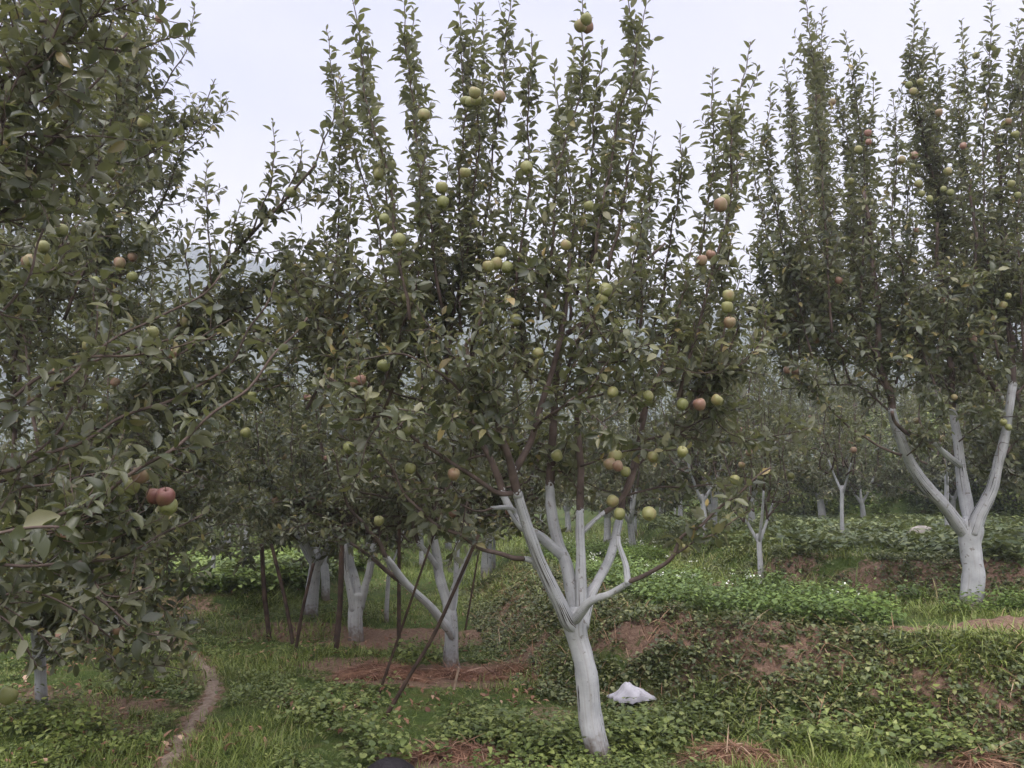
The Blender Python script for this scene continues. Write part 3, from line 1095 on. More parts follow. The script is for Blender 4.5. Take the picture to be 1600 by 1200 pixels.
    t_b([(793, 710), (740, 660), (680, 650), (620, 640)], [D - .4, D - 1.0], .009, .003, lat=.3)
    t_b([(907, 770), (880, 740), (840, 730), (820, 700)], [D + .1, D + .7], .008, .003, lat=.3)
    t_b([(890, 470), (850, 430), (820, 420)], [D, D - .8], .008, .003, lat=.3)
    cols = [
        [(640, 500), (600, 290), (570, 130), (553, -5)], [(655, 560), (628, 385), (608, 290), (578, 160), (580, 70)],
        [(690, 480), (660, 250), (640, 110), (632, -5)], [(720, 520), (720, 300), (716, 120), (712, -15)],
        [(740, 500), (765, 220), (785, 90), (800, -20)], [(700, 560), (740, 260), (742, 100), (745, 5)], [(800, 520), (825, 260), (825, 130), (832, 50)],
        [(850, 500), (870, 260), (905, 110), (908, -15)], [(900, 470), (925, 250), (945, 100), (940, 60)],
        [(930, 400), (955, 200), (985, 100), (978, -15)], [(920, 420), (985, 160), (1003, 20), (1005, -10)],
        [(950, 420), (990, 260), (1020, 105)], [(890, 520), (885, 300), (870, 130), (868, 100)],
        [(1000, 520), (1010, 330), (1025, 212)], [(1010, 560), (1050, 350), (1065, 195)],
        [(1050, 600), (1100, 330), (1115, 200), (1113, 100)], [(1060, 620), (1130, 330), (1150, 180), (1176, 70)],
        [(1080, 640), (1140, 500), (1138, 440), (1142, 370)], [(540, 640), (520, 380), (530, 210), (532, 110)],
        [(500, 640), (537, 540), (545, 400), (548, 270)], [(580, 640), (640, 470), (660, 330), (665, 240)],
        [(780, 640), (760, 420), (768, 320)], [(830, 600), (800, 420), (805, 250)], [(970, 640), (960, 500), (975, 400)],
        [(1000, 660), (1060, 480), (1080, 380)], [(560, 660), (590, 520), (575, 420)], [(880, 600), (910, 480), (930, 330)], [(700, 600), (690, 440), (700, 340)],
        [(1070, 640), (1180, 540), (1190, 470)],
    ]
    mass(t, cols, D - .15, back=.32, lat=.31, step=.027)
    t.infill(105, .45, .36, lambda p: p[2] < 3.0 and not (p[0] > .75 and (p[2] < 2.0 or p[2] > 2.5)))
    t.infill(14, .40, .30, lambda p: p[2] < 3.4 and p[0] < .8)
    ap = [(1020, 714), (1066, 706), (961, 712), (965, 728), (977, 737), (953, 725), (968, 803), (957, 783), (1014, 803), (641, 732), (709, 741), (638, 671),
          (598, 715), (592, 814), (553, 586), (564, 594), (556, 598), (600, 571), (636, 465), (757, 518), (752, 597), (841, 552), (844, 566), (782, 395),
          (776, 412), (763, 416), (792, 418), (946, 453), (957, 463), (941, 467), (926, 549), (943, 543), (922, 603), (957, 613), (1013, 619), (1093, 632),
          (1066, 632), (1138, 462), (1140, 504), (1136, 480), (1110, 398), (1097, 407), (692, 316), (690, 293), (727, 270), (742, 145), (735, 160), (744, 157),
          (727, 158), (780, 152), (823, 262), (597, 258), (611, 257), (592, 272), (600, 342), (613, 350), (623, 375), (662, 180), (907, 40), (916, 30),
          (918, 42), (1132, 313), (1126, 320), (884, 383), (920, 322), (783, 573), (680, 588), (806, 500), (545, 700), (870, 712), (1120, 625), (1148, 750), (1070, 855)]
    P = [at(x, y, D - RNG.uniform(0.25, 0.85)) for x, y in ap]
    for p in P:
        v = norm(np.array([0, 0, CAMZ]) - p)
        t.clear.append((p, .045))
        if RNG.random() < .45:
            t.clear += [(p + v * .08, .045), (p + v * .17, .04), (p + v * .28, .035), (p + v * .4, .03)]
    root = t.build('apple_tree', base, 'whitewashed apple tree in front, its leaning trunk splitting into five white limbs', 'apple tree', 'mature apple trees')
    add_apples(root, base, P, .15)
    return root, t.n


# ---- the tree on the terrace to the right
def right_tree():
    t = Tree(leaf=.110)
    base = ground_at(1521, 952)
    D = base[1]
    tr, rr = limb([(1522, 965), (1520, 945), (1519, 900), (1518, 855), (1516, 825), (1518, 808)], [D, D], [35, 32, 30, 31, 34, 18])
    W = t.white
    W.append(('trunk', tr, rr))
    W.append(('limb', *limb([(1513, 845), (1502, 826), (1478, 795), (1448, 760), (1417, 712), (1402, 675), (1394, 642)], [D + .05, D - .1, D - .3, D - .5], [14, 20, 19, 18, 16, 14, 11])))
    W.append(('limb', *limb([(1515, 830), (1513, 805), (1503, 745), (1496, 692), (1489, 640)], [D, D + .3], [20, 19, 17, 13, 11])))
    W.append(('limb', *limb([(1520, 835), (1530, 807), (1549, 765), (1561, 722), (1572, 670), (1583, 600)], [D - .05, D - .2], [20, 20, 17, 15, 13, 12])))
    W.append(('limb', *limb([(1500, 727), (1487, 717), (1470, 702), (1458, 690)], [D + .1, D - .3], [10, 10, 8, 7])))
    def B(px, Ys, w):
        c, q = limb(px, Ys, w)
        t.bough(c[::6], q[0], q[-1], lat=.34, step=.045, bare=.04, whip=.1)
    B([(1394, 645), (1390, 610), (1372, 560), (1372, 480), (1360, 380), (1352, 300)], [D - .5, D - .7], [12, 11, 10, 9, 8, 6])
    B([(1489, 644), (1485, 580), (1480, 500), (1468, 420), (1463, 350)], [D + .3, D + .4], [11, 10, 9, 7, 5])
    B([(1583, 604), (1578, 550), (1575, 480), (1570, 400), (1563, 300), (1558, 200)], [D - .2, D - .3], [12, 11, 10, 8, 7, 5])
    B([(1565, 622), (1545, 590), (1520, 557), (1530, 500), (1523, 383), (1518, 280)], [D - .2, D - .7], [8, 8, 8, 7, 5, 4])
    B([(1459, 691), (1437, 684), (1408, 668), (1395, 645)], [D - .3, D - .8], [8, 7, 7, 5])
    t_b = lambda px, Ys, r0, r1, **k: t.bough(pxl(px, Ys), r0, r1, **k)
    t_b([(1408, 711), (1380, 700), (1340, 677), (1309, 650), (1285, 625), (1240, 590)], [D - .45, D - .9], .014, .005, lat=.26, bare=.3, step=.05)
    t_b([(1390, 615), (1340, 560), (1280, 520), (1210, 480), (1165, 460)], [D - .55, D - .7], .013, .004, lat=.36)
    t_b([(1394, 645), (1350, 610), (1290, 600), (1220, 610)], [D - .5, D - .1], .012, .004, lat=.36)
    t_b([(1372, 560), (1320, 480), (1260, 430), (1195, 400)], [D - .6, D - .5], .011, .004, lat=.36)
    t_b([(1485, 600), (1430, 560), (1400, 520), (1350, 500)], [D + .3, D - .3], .011, .004, lat=.36)
    t_b([(1480, 520), (1440, 480), (1420, 420)], [D + .4, D], .010, .004, lat=.36)
    t_b([(1485, 610), (1460, 580), (1430, 600), (1390, 620)], [D + .2, D + .8], .010, .004, lat=.36)
    t_b([(1578, 570), (1540, 540), (1500, 540), (1450, 560)], [D - .2, D - .9], .010, .004, lat=.36)
    t_b([(1561, 725), (1590, 690), (1640, 660), (1720, 620)], [D - .1, D - .3], .012, .004, lat=.36)
    t_b([(1583, 620), (1640, 560), (1700, 520), (1780, 480)], [D - .2, D - .1], .012, .004, lat=.36)
    t_b([(1572, 670), (1560, 650), (1530, 640), (1500, 650)], [D - .2, D - .8], .008, .003, lat=.3)
    t_b([(1496, 692), (1540, 660), (1600, 650), (1650, 690)], [D + .2, D - .6], .009, .003, lat=.32)
    t_b([(1417, 712), (1440, 690), (1470, 650), (1480, 620)], [D - .4, D - .9], .007, .003, lat=.28)
    cols = [
        [(1270, 560), (1210, 350), (1200, 220), (1205, 130)], [(1290, 540), (1240, 300), (1232, 160), (1225, 95)],
        [(1300, 520), (1275, 250), (1262, 80), (1258, -10)], [(1330, 520), (1290, 300), (1285, 120), (1283, 15)],
        [(1345, 500), (1345, 260), (1335, 130), (1320, 48)], [(1390, 620), (1355, 400), (1350, 250), (1368, 112)],
        [(1440, 430), (1462, 350), (1432, 140), (1433, -15)], [(1440, 560), (1400, 350), (1398, 230), (1393, 145)],
        [(1490, 560), (1470, 300), (1458, 140), (1460, 70)], [(1522, 540), (1523, 383), (1505, 200), (1495, 100)],
        [(1560, 560), (1540, 300), (1545, 100), (1548, -15)], [(1577, 550), (1570, 400), (1563, 250), (1590, 30)],
        [(1600, 560), (1600, 300), (1605, -10)], [(1650, 560), (1680, 300), (1700, 0)], [(1700, 560), (1760, 350), (1800, 100)],
        [(1250, 600), (1200, 470), (1180, 400), (1195, 330)], [(1330, 600), (1300, 470), (1310, 380)], [(1250, 560), (1235, 420), (1250, 330)],
        [(1400, 600), (1420, 480), (1415, 400)], [(1500, 600), (1500, 470), (1490, 380)], [(1560, 520), (1545, 420), (1550, 330)], [(1620, 640), (1640, 450), (1650, 250)],
        [(1360, 560), (1330, 420), (1325, 300)], [(1460, 600), (1440, 520), (1450, 450)],
    ]
    mass(t, cols, D - .1, back=.95, lat=.44, step=.026, dY=.9)
    t.infill(150, .5, .40, lambda p: p[2] < 3.9)
    ap = [(1427, 143), (1438, 128), (1420, 133), (1356, 208), (1357, 222), (1341, 234), (1467, 176), (1329, 283), (1324, 288), (1290, 248), (1277, 152),
          (1428, 243), (1425, 260), (1435, 287), (1481, 268), (1474, 296), (1485, 301), (1452, 311), (1440, 303), (1297, 345), (1404, 420), (1310, 438),
          (1276, 531), (1230, 578), (1242, 579), (1374, 596), (1491, 621), (1568, 660), (1575, 463), (1567, 477), (1475, 471), (1446, 530), (1525, 87),
          (1505, 228), (1575, 190), (1586, 210), (1580, 287), (1590, 305), (1281, 626), (1293, 626), (1576, 668), (1432, 360), (1409, 250), (1520, 530), (1300, 160)]
    P = [at(x, y, D - RNG.uniform(0.40, 1.00)) for x, y in ap]
    for p in P:
        v = norm(np.array([0, 0, CAMZ]) - p)
        t.clear.append((p, .045))
        if RNG.random() < .45:
            t.clear += [(p + v * .09, .045), (p + v * .18, .04), (p + v * .3, .035)]
    for nm, q, rr_ in t.white[1:4]:
        for p in q[::2]:
            v = norm(np.array([0, 0, CAMZ]) - p)
            t.clear += [(p + v * e, .085) for e in (.05, .18, .32, .48, .66, .85)]
    root = t.build('apple_tree', base, 'tall apple tree on the raised right terrace, thick white trunk dividing into three limbs', 'apple tree', 'mature apple trees')
    add_apples(root, base, P, .4)
    return root, t.n


# ---- the tree behind the left mass
def left_tree():
    t = Tree(leaf=.098)
    base = ground_at(69, 1115)
    D = base[1]
    t.white.append(('trunk', *limb([(70, 1120), (67, 1100), (64, 1065), (60, 1020), (55, 960)], [D, D], [19, 18, 17, 16, 14])))
    t.white.append(('limb', *limb([(57, 985), (70, 940), (85, 900), (95, 850)], [D, D - .3], [13, 12, 11, 9])))
    t.white.append(('limb', *limb([(57, 985), (40, 930), (20, 880)], [D, D + .2], [13, 11, 9])))
    t_b = lambda px, Ys, r0, r1, **k: t.bough(pxl(px, Ys), r0, r1, **k)
    t_b([(95, 860), (130, 760), (215, 610), (297, 483), (345, 425), (400, 357), (450, 307), (493, 260)], [D - .3, D - 1.4], .028, .008, lat=.28, step=.055, bare=.3)
    for s in ([(330, 440), (322, 330), (325, 250)], [(395, 362), (425, 270), (430, 185)], [(440, 315), (470, 250), (462, 210)], [(490, 262), (520, 180), (531, 115)],
              [(350, 420), (365, 350), (385, 300)], [(300, 480), (290, 400), (310, 340)]):
        t_b(s, [D - 1.15, D - 1.3], .007, .002, lat=.12, whip=.8, step=.06)
    t_b([(90, 880), (110, 717), (200, 633), (217, 613), (270, 560), (340, 520)], [D - .3, D - 1.2], .022, .006, lat=.34)
    t_b([(20, 880), (120, 560), (180, 450), (227, 353), (267, 287), (297, 200), (338, 122)], [D, D - .9], .022, .003, lat=.22, step=.05, bare=.15, whip=.3)
    t_b([(20, 880), (30, 520), (80, 380), (143, 277), (187, 213), (247, 147), (290, 83), (300, 5)], [D, D - .9], .022, .003, lat=.26, step=.05, bare=.12)
    mass(t, [[(60, 600), (100, 350), (150, 150), (190, -10)], [(0, 500), (30, 250), (60, 0)], [(100, 500), (180, 300), (230, 100), (262, -15)],
             [(40, 400), (120, 180), (215, 60), (225, -10)], [(150, 560), (190, 380), (205, 250), (200, 180)], [(-60, 600), (-40, 300), (-30, 0)],
             [(-120, 650), (-150, 350), (-160, 50)], [(20, 620), (70, 450), (90, 250), (110, 60)], [(130, 640), (150, 480), (160, 350)],
             [(200, 680), (245, 560), (255, 440)], [(60, 700), (40, 500), (0, 350), (10, 150)], [(140, 300), (170, 150), (150, 20)]], D - .3, back=.6, lat=.42, step=.036, dY=.7)
    for b in ([(70, 940), (140, 860), (230, 800), (330, 750)], [(70, 960), (170, 900), (260, 850), (330, 830)], [(64, 980), (130, 940), (210, 930), (260, 960)],
              [(50, 960), (-50, 900), (-150, 800)], [(90, 880), (150, 800), (250, 720), (360, 690)], [(80, 900), (160, 770), (260, 680), (330, 640)],
              [(60, 990), (110, 960), (150, 1000), (185, 1040)], [(60, 960), (20, 930), (-10, 980), (-20, 1040)], [(90, 860), (200, 760), (280, 700), (350, 730)],
              [(85, 900), (130, 850), (170, 860), (230, 890)], [(70, 950), (100, 900), (140, 900), (180, 950)], [(200, 640), (290, 600), (370, 560), (430, 500)], [(220, 600), (310, 540), (380, 470), (450, 420)], [(250, 540), (330, 500), (420, 470), (500, 450)], [(210, 640), (300, 640), (380, 620), (440, 600)], [(90, 870), (60, 800), (100, 700), (60, 640)]):
        t_b(b, [D - .1, D - RNG.uniform(.3, 1.3)], .012, .004, lat=.40, step=.034)
    t.infill(260, .5, .36, lambda p: p[0] < -1.6)
    t.infill(110, .5, .36, lambda p: p[0] < -2.0 and p[2] < 1.7)
    t.infill(110, .5, .36, lambda p: p[0] < -2.3 and p[2] > 2.8)
    t.infill(22, .45, .28, lambda p: p[0] > -2.8 and 1.4 < p[2] < 2.8)
    ap = [(223, 192), (250, 30), (172, 270), (188, 268), (82, 200), (42, 410), (213, 390), (207, 402), (187, 411), (207, 433), (290, 503), (268, 553), (137, 540),
          (180, 597), (384, 676), (394, 618), (95, 993), (185, 985), (207, 890), (170, 850), (455, 300), (90, 580), (150, 440), (60, 500), (148, 985), (130, 790)]
    P = [at(x, y, D - RNG.uniform(0.65, 1.30)) for x, y in ap]
    for p in P:
        v = norm(np.array([0, 0, CAMZ]) - p)
        t.clear.append((p, .045))
        if RNG.random() < .5:
            t.clear += [(p + v * .09, .045), (p + v * .18, .04), (p + v * .3, .035)]
    root = t.build('apple_tree', base, 'left apple tree with slim white trunk by the brown soil, long branch reaching right', 'apple tree', 'mature apple trees')
    add_apples(root, base, P, .45)
    return root, t.n


# ---- the nearest tree, its trunk out of frame on the left
def near_tree():
    t = Tree(leaf=.092, leafmat=M_LEAF_NEAR)
    X, Y = -3.7, 3.4
    base = np.array([X, Y, float(H(X, Y))])
    tr = spline([base - [0, 0, .05], base + [.02, 0, .4], base + [.05, .02, .8], base + [.07, .02, .95]], 5)
    t.white.append(('trunk', tr, np.linspace(.1, .075, len(tr))))
    c = tr[-2]
    A = lambda px, Ys: pxl(px, Ys)
    def arm(px, Ys, r0=.022, r1=.004, via=None, **k):
        raw = k.pop('raw', False)
        Ys = [y * 1.33 if y > 1.9 and not raw else y for y in Ys]
        P = A(px, Ys)
        s = c + np.array([.02, .02, 0])
        first = via if via is not None else s * .5 + P[0] * .5 + np.array([0, 0, .05])
        t.bough(np.vstack([[s], [first], P]), r0, r1, **k)
    for e in (((.25, -.2, 1.0)), ((-.5, .3, 1.1)), ((.45, .45, .9))):
        pts = spline([c - [0, 0, .1], c + np.array(e) * .35, c + np.array(e) * .7 + [0, 0, .1]], 4)
        t.white.append(('limb', pts, np.linspace(.05, .03, len(pts))))
    arm([(-180, 680), (0, 633), (67, 593), (160, 557), (233, 533), (290, 522)], [2.3, 2.5], .02, .004, lat=.14, step=.08, bare=.45, whip=.12)
    arm([(-60, 860), (120, 790), (250, 720), (333, 650), (400, 583), (440, 537), (487, 492)], [2.7, 2.9], .018, .0035, lat=.2, step=.06, bare=.3, whip=.3, raw=True)
    arm([(-60, 760), (120, 690), (230, 640), (320, 600), (400, 500), (440, 430)], [3.0, 3.1], .016, .0035, lat=.24, step=.055, bare=.3, whip=.3, raw=True)
    arm([(-100, 700), (100, 600), (200, 520), (290, 470), (350, 420)], [2.9, 3.0], .016, .0035, lat=.2, step=.06, bare=.35, whip=.3, raw=True)
    arm([(-100, 900), (60, 880), (160, 870), (250, 840), (330, 800)], [3.0, 3.3], .014, .0035, lat=.28, step=.05, bare=.3, raw=True)
    arm([(-100, 950), (40, 930), (120, 950), (190, 1000)], [2.9, 3.1], .012, .003, lat=.26, step=.05, bare=.3, raw=True)
    arm([(-150, 950), (-40, 940), (20, 980), (60, 1050)], [2.7, 2.8], .012, .003, lat=.24, step=.05, bare=.3, raw=True)
    arm([(-150, 450), (0, 330), (80, 220), (150, 140), (195, 50)], [2.2, 2.3], .02, .004, lat=.26, step=.055, bare=.3)
    arm([(-200, 320), (0, 180), (60, 80), (100, -40)], [2.1, 2.1], .02, .004, lat=.26, step=.055, bare=.3)
    arm([(-150, 250), (20, 120), (130, 40), (210, -50)], [2.3, 2.5], .02, .004, lat=.26, step=.055, bare=.3)
    arm([(-250, 150), (-50, 0), (0, -100)], [2.0, 2.0], .02, .004, lat=.26, step=.05, bare=.3)
    arm([(-260, 850), (-120, 838), (-30, 840), (40, 838), (80, 832)], [1.75, 1.6], .012, .003, lat=.1, step=.12, bare=.6, whip=.2)
    arm([(-150, 900), (0, 850), (90, 800), (180, 765), (262, 745)], [2.7, 3.1], .016, .004, lat=.22, step=.07, bare=.3)
    arm([(-150, 1000), (-20, 960), (50, 985), (100, 1040)], [2.6, 2.8], .012, .003, lat=.22, step=.07, bare=.35)
    arm([(-100, 780), (40, 720), (110, 650), (140, 560), (150, 480)], [2.9, 3.1], .016, .004, lat=.24, step=.07, bare=.3)
    arm([(-100, 560), (20, 470), (60, 380), (90, 280)], [2.7, 2.8], .016, .004, lat=.24, step=.065, bare=.3)
    arm([(-100, 800), (60, 890), (150, 900), (240, 880)], [2.9, 3.2], .014, .004, lat=.24, step=.07, bare=.3)
    t.infill(45, .45, .3, lambda p: p[2] < 1.7)
    t.infill(75, .45, .32, lambda p: p[2] > 2.5)
    t.infill(95, .45, .28, lambda p: p[0] < -1.5 and p[1] > 2.5, step=.042)
    ap = [(220, 741, 3.25), (204, 759, 3.3), (242, 775, 3.2), (258, 777, 3.15), (263, 791, 3.17), (95, 360, 3.9), (105, 838, 3.2), (237, 520, 4.2), (12, 1087, 3.4), (67, 386, 4.3), (48, 408, 4.3)]
    P = [at(x, y, d) for x, y, d in ap]
    for p in P:
        v = norm(np.array([0, 0, CAMZ]) - p)
        t.clear += [(p, .06), (p + v * .09, .055), (p + v * .18, .055), (p + v * .3, .05), (p + v * .45, .05), (p + v * .6, .045), (p + v * .75, .045)]
    root = t.build('apple_tree', base, 'nearest apple tree at the left edge, largest leaves and a red and yellow apple cluster', 'apple tree', 'mature apple trees')
    add_apples(root, base, P, .2, (.80, .92))
    for k in (2, 3):
        o = [c_ for c_ in root.children if c_.name.startswith('apple')][k]
        o.data = M_RED_APPLES[k - 2]
        o['label'] = 'red blushed apple'
    return root, t.n


M_APPLE_R = apple_mat('red_apple_skin', (.17, .12, .06), (.15, .065, .05), (.13, .04, .04), -.1, .2)
M_RED_APPLES = [apple_mesh('apple', M_APPLE_R, 23 + k) for k in range(2)]


# ---- procedural crown for trees further back
def grow_crown(t, base, z0, Ht, R, ncol=16, nlow=8, lat=.34, step=.06, roots=None):
    base = np.asarray(base, float)
    c = base + [0, 0, z0]
    for k in range(ncol):
        a = k * 2.4 + RNG.uniform(-.4, .4)
        rr = R * math.sqrt(RNG.uniform(.02, .8))
        d = np.array([math.cos(a), math.sin(a), 0])
        s = c + d * .18 + [0, 0, RNG.uniform(.05, .4)]
        top = base + d * rr * RNG.uniform(.85, 1.1) + [0, 0, Ht * RNG.uniform(.72, 1.02) * (1 - .22 * (rr / R) ** 2)]
        mid = c + d * rr * .75 + [0, 0, .25 * (top[2] - c[2])]
        t.bough([s, mid, (mid + top) / 2 + RNG.normal(0, .06, 3), top], .016, .003, lat, step, .25, bare=.1)
    for k in range(nlow):
        a = k * 2.4 + RNG.uniform(-.5, .5)
        d = np.array([math.cos(a), math.sin(a), 0])
        s = c + d * .12 + [0, 0, RNG.uniform(0, .4)]
        e = c + d * R * RNG.uniform(.8, 1.1) + [0, 0, RNG.uniform(-.15, .8)]
        t.bough([s, s * .5 + e * .5 + [0, 0, .12], e], .014, .003, lat * 1.1, step, .2, bare=.12)


def apples_in(t, n):
    """points of the crown where apples hang"""
    pts = np.array(t.pts)
    k = RNG.choice(len(pts), min(n, len(pts)), replace=False)
    return [pts[q] + np.array([0, 0, -.05]) for q in k]


def second_tree():
    t = Tree(leaf=.10)
    base = ground_at(704, 1042)
    D = base[1]
    W = t.white
    W.append(('trunk', *limb([(706, 1050), (705, 1035), (705, 1000), (703, 965), (700, 940)], [D, D], [27, 24, 21, 21, 15])))
    W.append(('limb', *limb([(706, 995), (697, 978), (672, 947), (635, 912), (605, 872)], [D - .08, D - .6], [11, 13, 12, 11, 9])))
    W.append(('limb', *limb([(701, 950), (690, 910), (683, 875), (678, 840)], [D, D + .2], [16, 15, 14, 12])))
    W.append(('limb', *limb([(705, 955), (708, 925), (722, 892), (737, 858)], [D, D - .1], [12, 11, 10, 8])))
    W.append(('limb', *limb([(685, 890), (672, 870), (655, 850)], [D + .1, D - .1], [9, 8, 7])))
    W.append(('limb', *limb([(706, 960), (712, 930), (713, 880), (716, 840)], [D + .1, D + .5], [10, 9, 8, 7])))
    t.bough(pxl([(632, 912), (600, 888), (575, 868), (540, 846), (500, 830)], [D - .35, D - .6]), .03, .006, lat=.26, step=.05, bare=.35)
    t.bough(pxl([(605, 875), (580, 830), (540, 780), (520, 700)], [D - .6, D - .9]), .026, .006, lat=.34, step=.05)
    t.bough(pxl([(655, 852), (640, 800), (600, 740), (590, 660)], [D - .1, D - .5]), .024, .006, lat=.34, step=.05)
    t.bough(pxl([(678, 845), (680, 760), (660, 650), (655, 520), (650, 420)], [D + .2, D + .3]), .03, .004, lat=.34, step=.05)
    t.bough(pxl([(737, 860), (760, 800), (800, 720), (810, 600)], [D - .1, D - .2]), .026, .004, lat=.34, step=.05)
    t.bough(pxl([(716, 842), (730, 760), (740, 600), (750, 480)], [D + .5, D + .6]), .024, .004, lat=.34, step=.05)
    grow_crown(t, base, 1.35, 4.3, 1.6, 20, 11, step=.045, lat=.42)
    t.infill(40, .5, .36)
    root = t.build('apple_tree', base, 'white trunked apple tree ringed with reddish straw, one white limb slanting far left', 'apple tree', 'mature apple trees')
    add_apples(root, base, apples_in(t, 26), .3)
    return root, t.n


def third_tree():
    t = Tree(leaf=.105, low=True)
    base = ground_at(557, 1000)
    D = base[1]
    W = t.white
    W.append(('trunk', *limb([(557, 1005), (556, 985), (557, 955), (558, 925)], [D, D], [26, 23, 21, 22])))
    W.append(('limb', *limb([(553, 955), (546, 915), (540, 885), (537, 850)], [D - .03, D - .1], [12, 11, 10, 9])))
    W.append(('limb', *limb([(558, 940), (556, 912), (548, 880), (546, 850)], [D, D + .3], [14, 13, 11, 9])))
    W.append(('limb', *limb([(562, 950), (570, 920), (577, 890), (584, 850)], [D, D - .1], [13, 12, 11, 9])))
    for e in ([(537, 853), (525, 780), (500, 690), (490, 580)], [(546, 853), (550, 760), (545, 640), (550, 500)], [(584, 853), (600, 780), (610, 680), (600, 560)]):
        t.bough(pxl(e, [D, D - .2]), .03, .004, lat=.36, step=.06)
    grow_crown(t, base, 1.2, 4.2, 1.7, 18, 14, step=.05, lat=.42)
    t.infill(60, .5, .36, lambda p: p[2] < 2.6)
    root = t.build('apple_tree', base, 'dark apple tree with stout white trunk forking into three beside the thickest brown prop', 'apple tree', 'mature apple trees')
    add_apples(root, base, apples_in(t, 26), .3)
    return root, t.n


def proto_tree(label, cat, Ht, R, hw, nlimb, ncol, nlow, napple, wt, step=.07, leaf=.125, name='apple_tree'):
    """a tree at the origin, to be copied with its parts"""
    t = Tree(leaf=leaf, low=True)
    lean = RNG.normal(0, .04, 2)
    top = np.array([lean[0], lean[1], hw])
    tr = spline([(0, 0, -.08), (lean[0] * .2, 0, hw * .4), top], 5)
    t.white.append(('trunk', tr, np.linspace(wt * 1.15, wt * .85, len(tr))))
    for k in range(nlimb):
        a = k * 6.283 / nlimb + RNG.uniform(-.4, .4)
        d = np.array([math.cos(a), math.sin(a), 0])
        L = RNG.uniform(.35, .6) * min(1, Ht / 3.5)
        p = spline([top - [0, 0, .12], top + d * L * .45 + [0, 0, L * .45], top + d * L * .8 + [0, 0, L * 1.2]], 4)
        t.white.append(('limb', p, np.linspace(wt * .6, wt * .36, len(p))))
        e = p[-1]
        t.bough([e, e + d * .15 + [0, 0, .5], e + d * R * .3 + [0, 0, Ht - e[2] - .4]], wt * .34, .004, .3, step)
    grow_crown(t, (0, 0, 0), hw + .05, Ht, R, ncol, nlow, step=step, lat=.46)
    if Ht > 3:
        t.infill(45, .5, .4, lambda p: p[2] < Ht * .75, step=.07)
        t.infill(40, .5, .40, lambda p: p[2] < hw + .8, step=.07)
    root = t.build(name, (0, 0, 0), label, cat)
    add_apples(root, np.zeros(3), apples_in(t, napple), .35, (1.0, 1.2))
    return root, t.n


def copy_tree(src, loc, rz, s, label, group, first=False):
    r = src if first else src.copy()
    if not first:
        COL.objects.link(r)
        for ch in list(src.children):
            c = ch.copy()
            COL.objects.link(c)
            c.parent = r
    r.location = loc
    r.rotation_euler = (0, 0, rz)
    r.scale = (s, s, s)
    r['label'] = label
    if group:
        r['group'] = group
    elif 'group' in r:
        del r['group']
    return r


NL = [f()[1] for f in (main_tree, right_tree, left_tree, near_tree, second_tree, third_tree)]

pA, nA = proto_tree('a', 'apple tree', 4.4, 1.6, .75, 4, 15, 9, 16, .088)
pB, nB = proto_tree('b', 'apple tree', 4.0, 1.5, .7, 3, 13, 9, 16, .064)
pC, nC = proto_tree('c', 'apple tree', 4.7, 1.5, .8, 4, 16, 8, 10, .064)
pY, nY = proto_tree('y', 'young apple tree', 2.7, .62, .62, 3, 7, 4, 5, .035, step=.07, leaf=.085)
pZ, nZ = proto_tree('z', 'young apple tree', 2.3, .55, .8, 2, 6, 3, 4, .028, step=.075, leaf=.085)
print('leaves', NL, nA, nB, nC, nY, nZ)
used = set()


def place(src, px, py, s, label, group, rz=None, xy=None):
    g = ground_at(px, py) if xy is None else np.array([xy[0], xy[1], float(H(xy[0], xy[1]))])
    first = src.name not in used
    used.add(src.name)
    return copy_tree(src, tuple(g), RNG.uniform(0, 6.28) if rz is None else rz, s, label, group, first)


GM, GY = 'mature apple trees', 'young whitewashed apple trees'
place(pA, 486, 964, 1.05, 'apple tree whose thick white trunk shows between the leaning brown props', GM)
place(pY, 331, 914, .95, 'young forked apple tree with white stem in the leafy crop at the far left', GY)
place(pZ, 604, 972, 1.0, 'very thin white stemmed young tree between the two forked white trunks left of centre', GY)
place(pY, 1189, 914, 1.0, 'young apple tree with curved white fork standing alone in the flowering terrace crop', GY, rz=.4)
place(pZ, 1318, 850, 1.15, 'slim crooked young tree with thin white stem on the upper terrace', GY)
place(pB, 1350, 824, 1.0, 'whitewashed apple tree in front of the steep green bank on the upper terrace', GM, rz=1.0)
place(pZ, 1482, 842, 1.3, 'thin white stemmed young tree just left of the large right trunk', GY)
place(pY, 993, 838, 1.05, 'young white trunked tree seen between the right hand limbs of the front tree', GY)
place(pY, 1103, 846, 1.25, 'young tree with upturned white fork behind the low right branch of the front tree', GY, rz=2.0)
place(pZ, 1055, 812, 1.2, 'thin white stem of a young tree far behind the two hanging green apples', GY)
place(pZ, 772, 892, 1.0, 'thin white young stem in the bright grass left of the front tree', GY)
place(pC, 0, 0, 1.0, 'paler apple tree behind the left mass, its top in front of the hazy hill', GM, xy=(-4.5, 9.3))
place(pB, 0, 0, 1.05, 'dense apple tree behind the left prop poles', GM, xy=(-3.0, 13.2))
place(pB, 0, 0, 1.05, 'apple tree in the second line right of the front tree, half hidden by its branches', GM, xy=(2.3, 15.5))
place(pC, 0, 0, 1.05, 'apple tree behind the left limb of the large right tree', GM, xy=(5.2, 17.6))
place(pB, 0, 0, 1.1, 'dense apple tree behind the right frame edge hedge', GM, xy=(10.2, 15.5))
place(pA, 0, 0, 1.0, 'dark apple tree at the right edge behind the large right tree', GM, xy=(7.6, 11.0))
place(pC, 0, 0, 1.0, 'apple tree behind the gap right of the front tree', GM, xy=(3.6, 14.5))
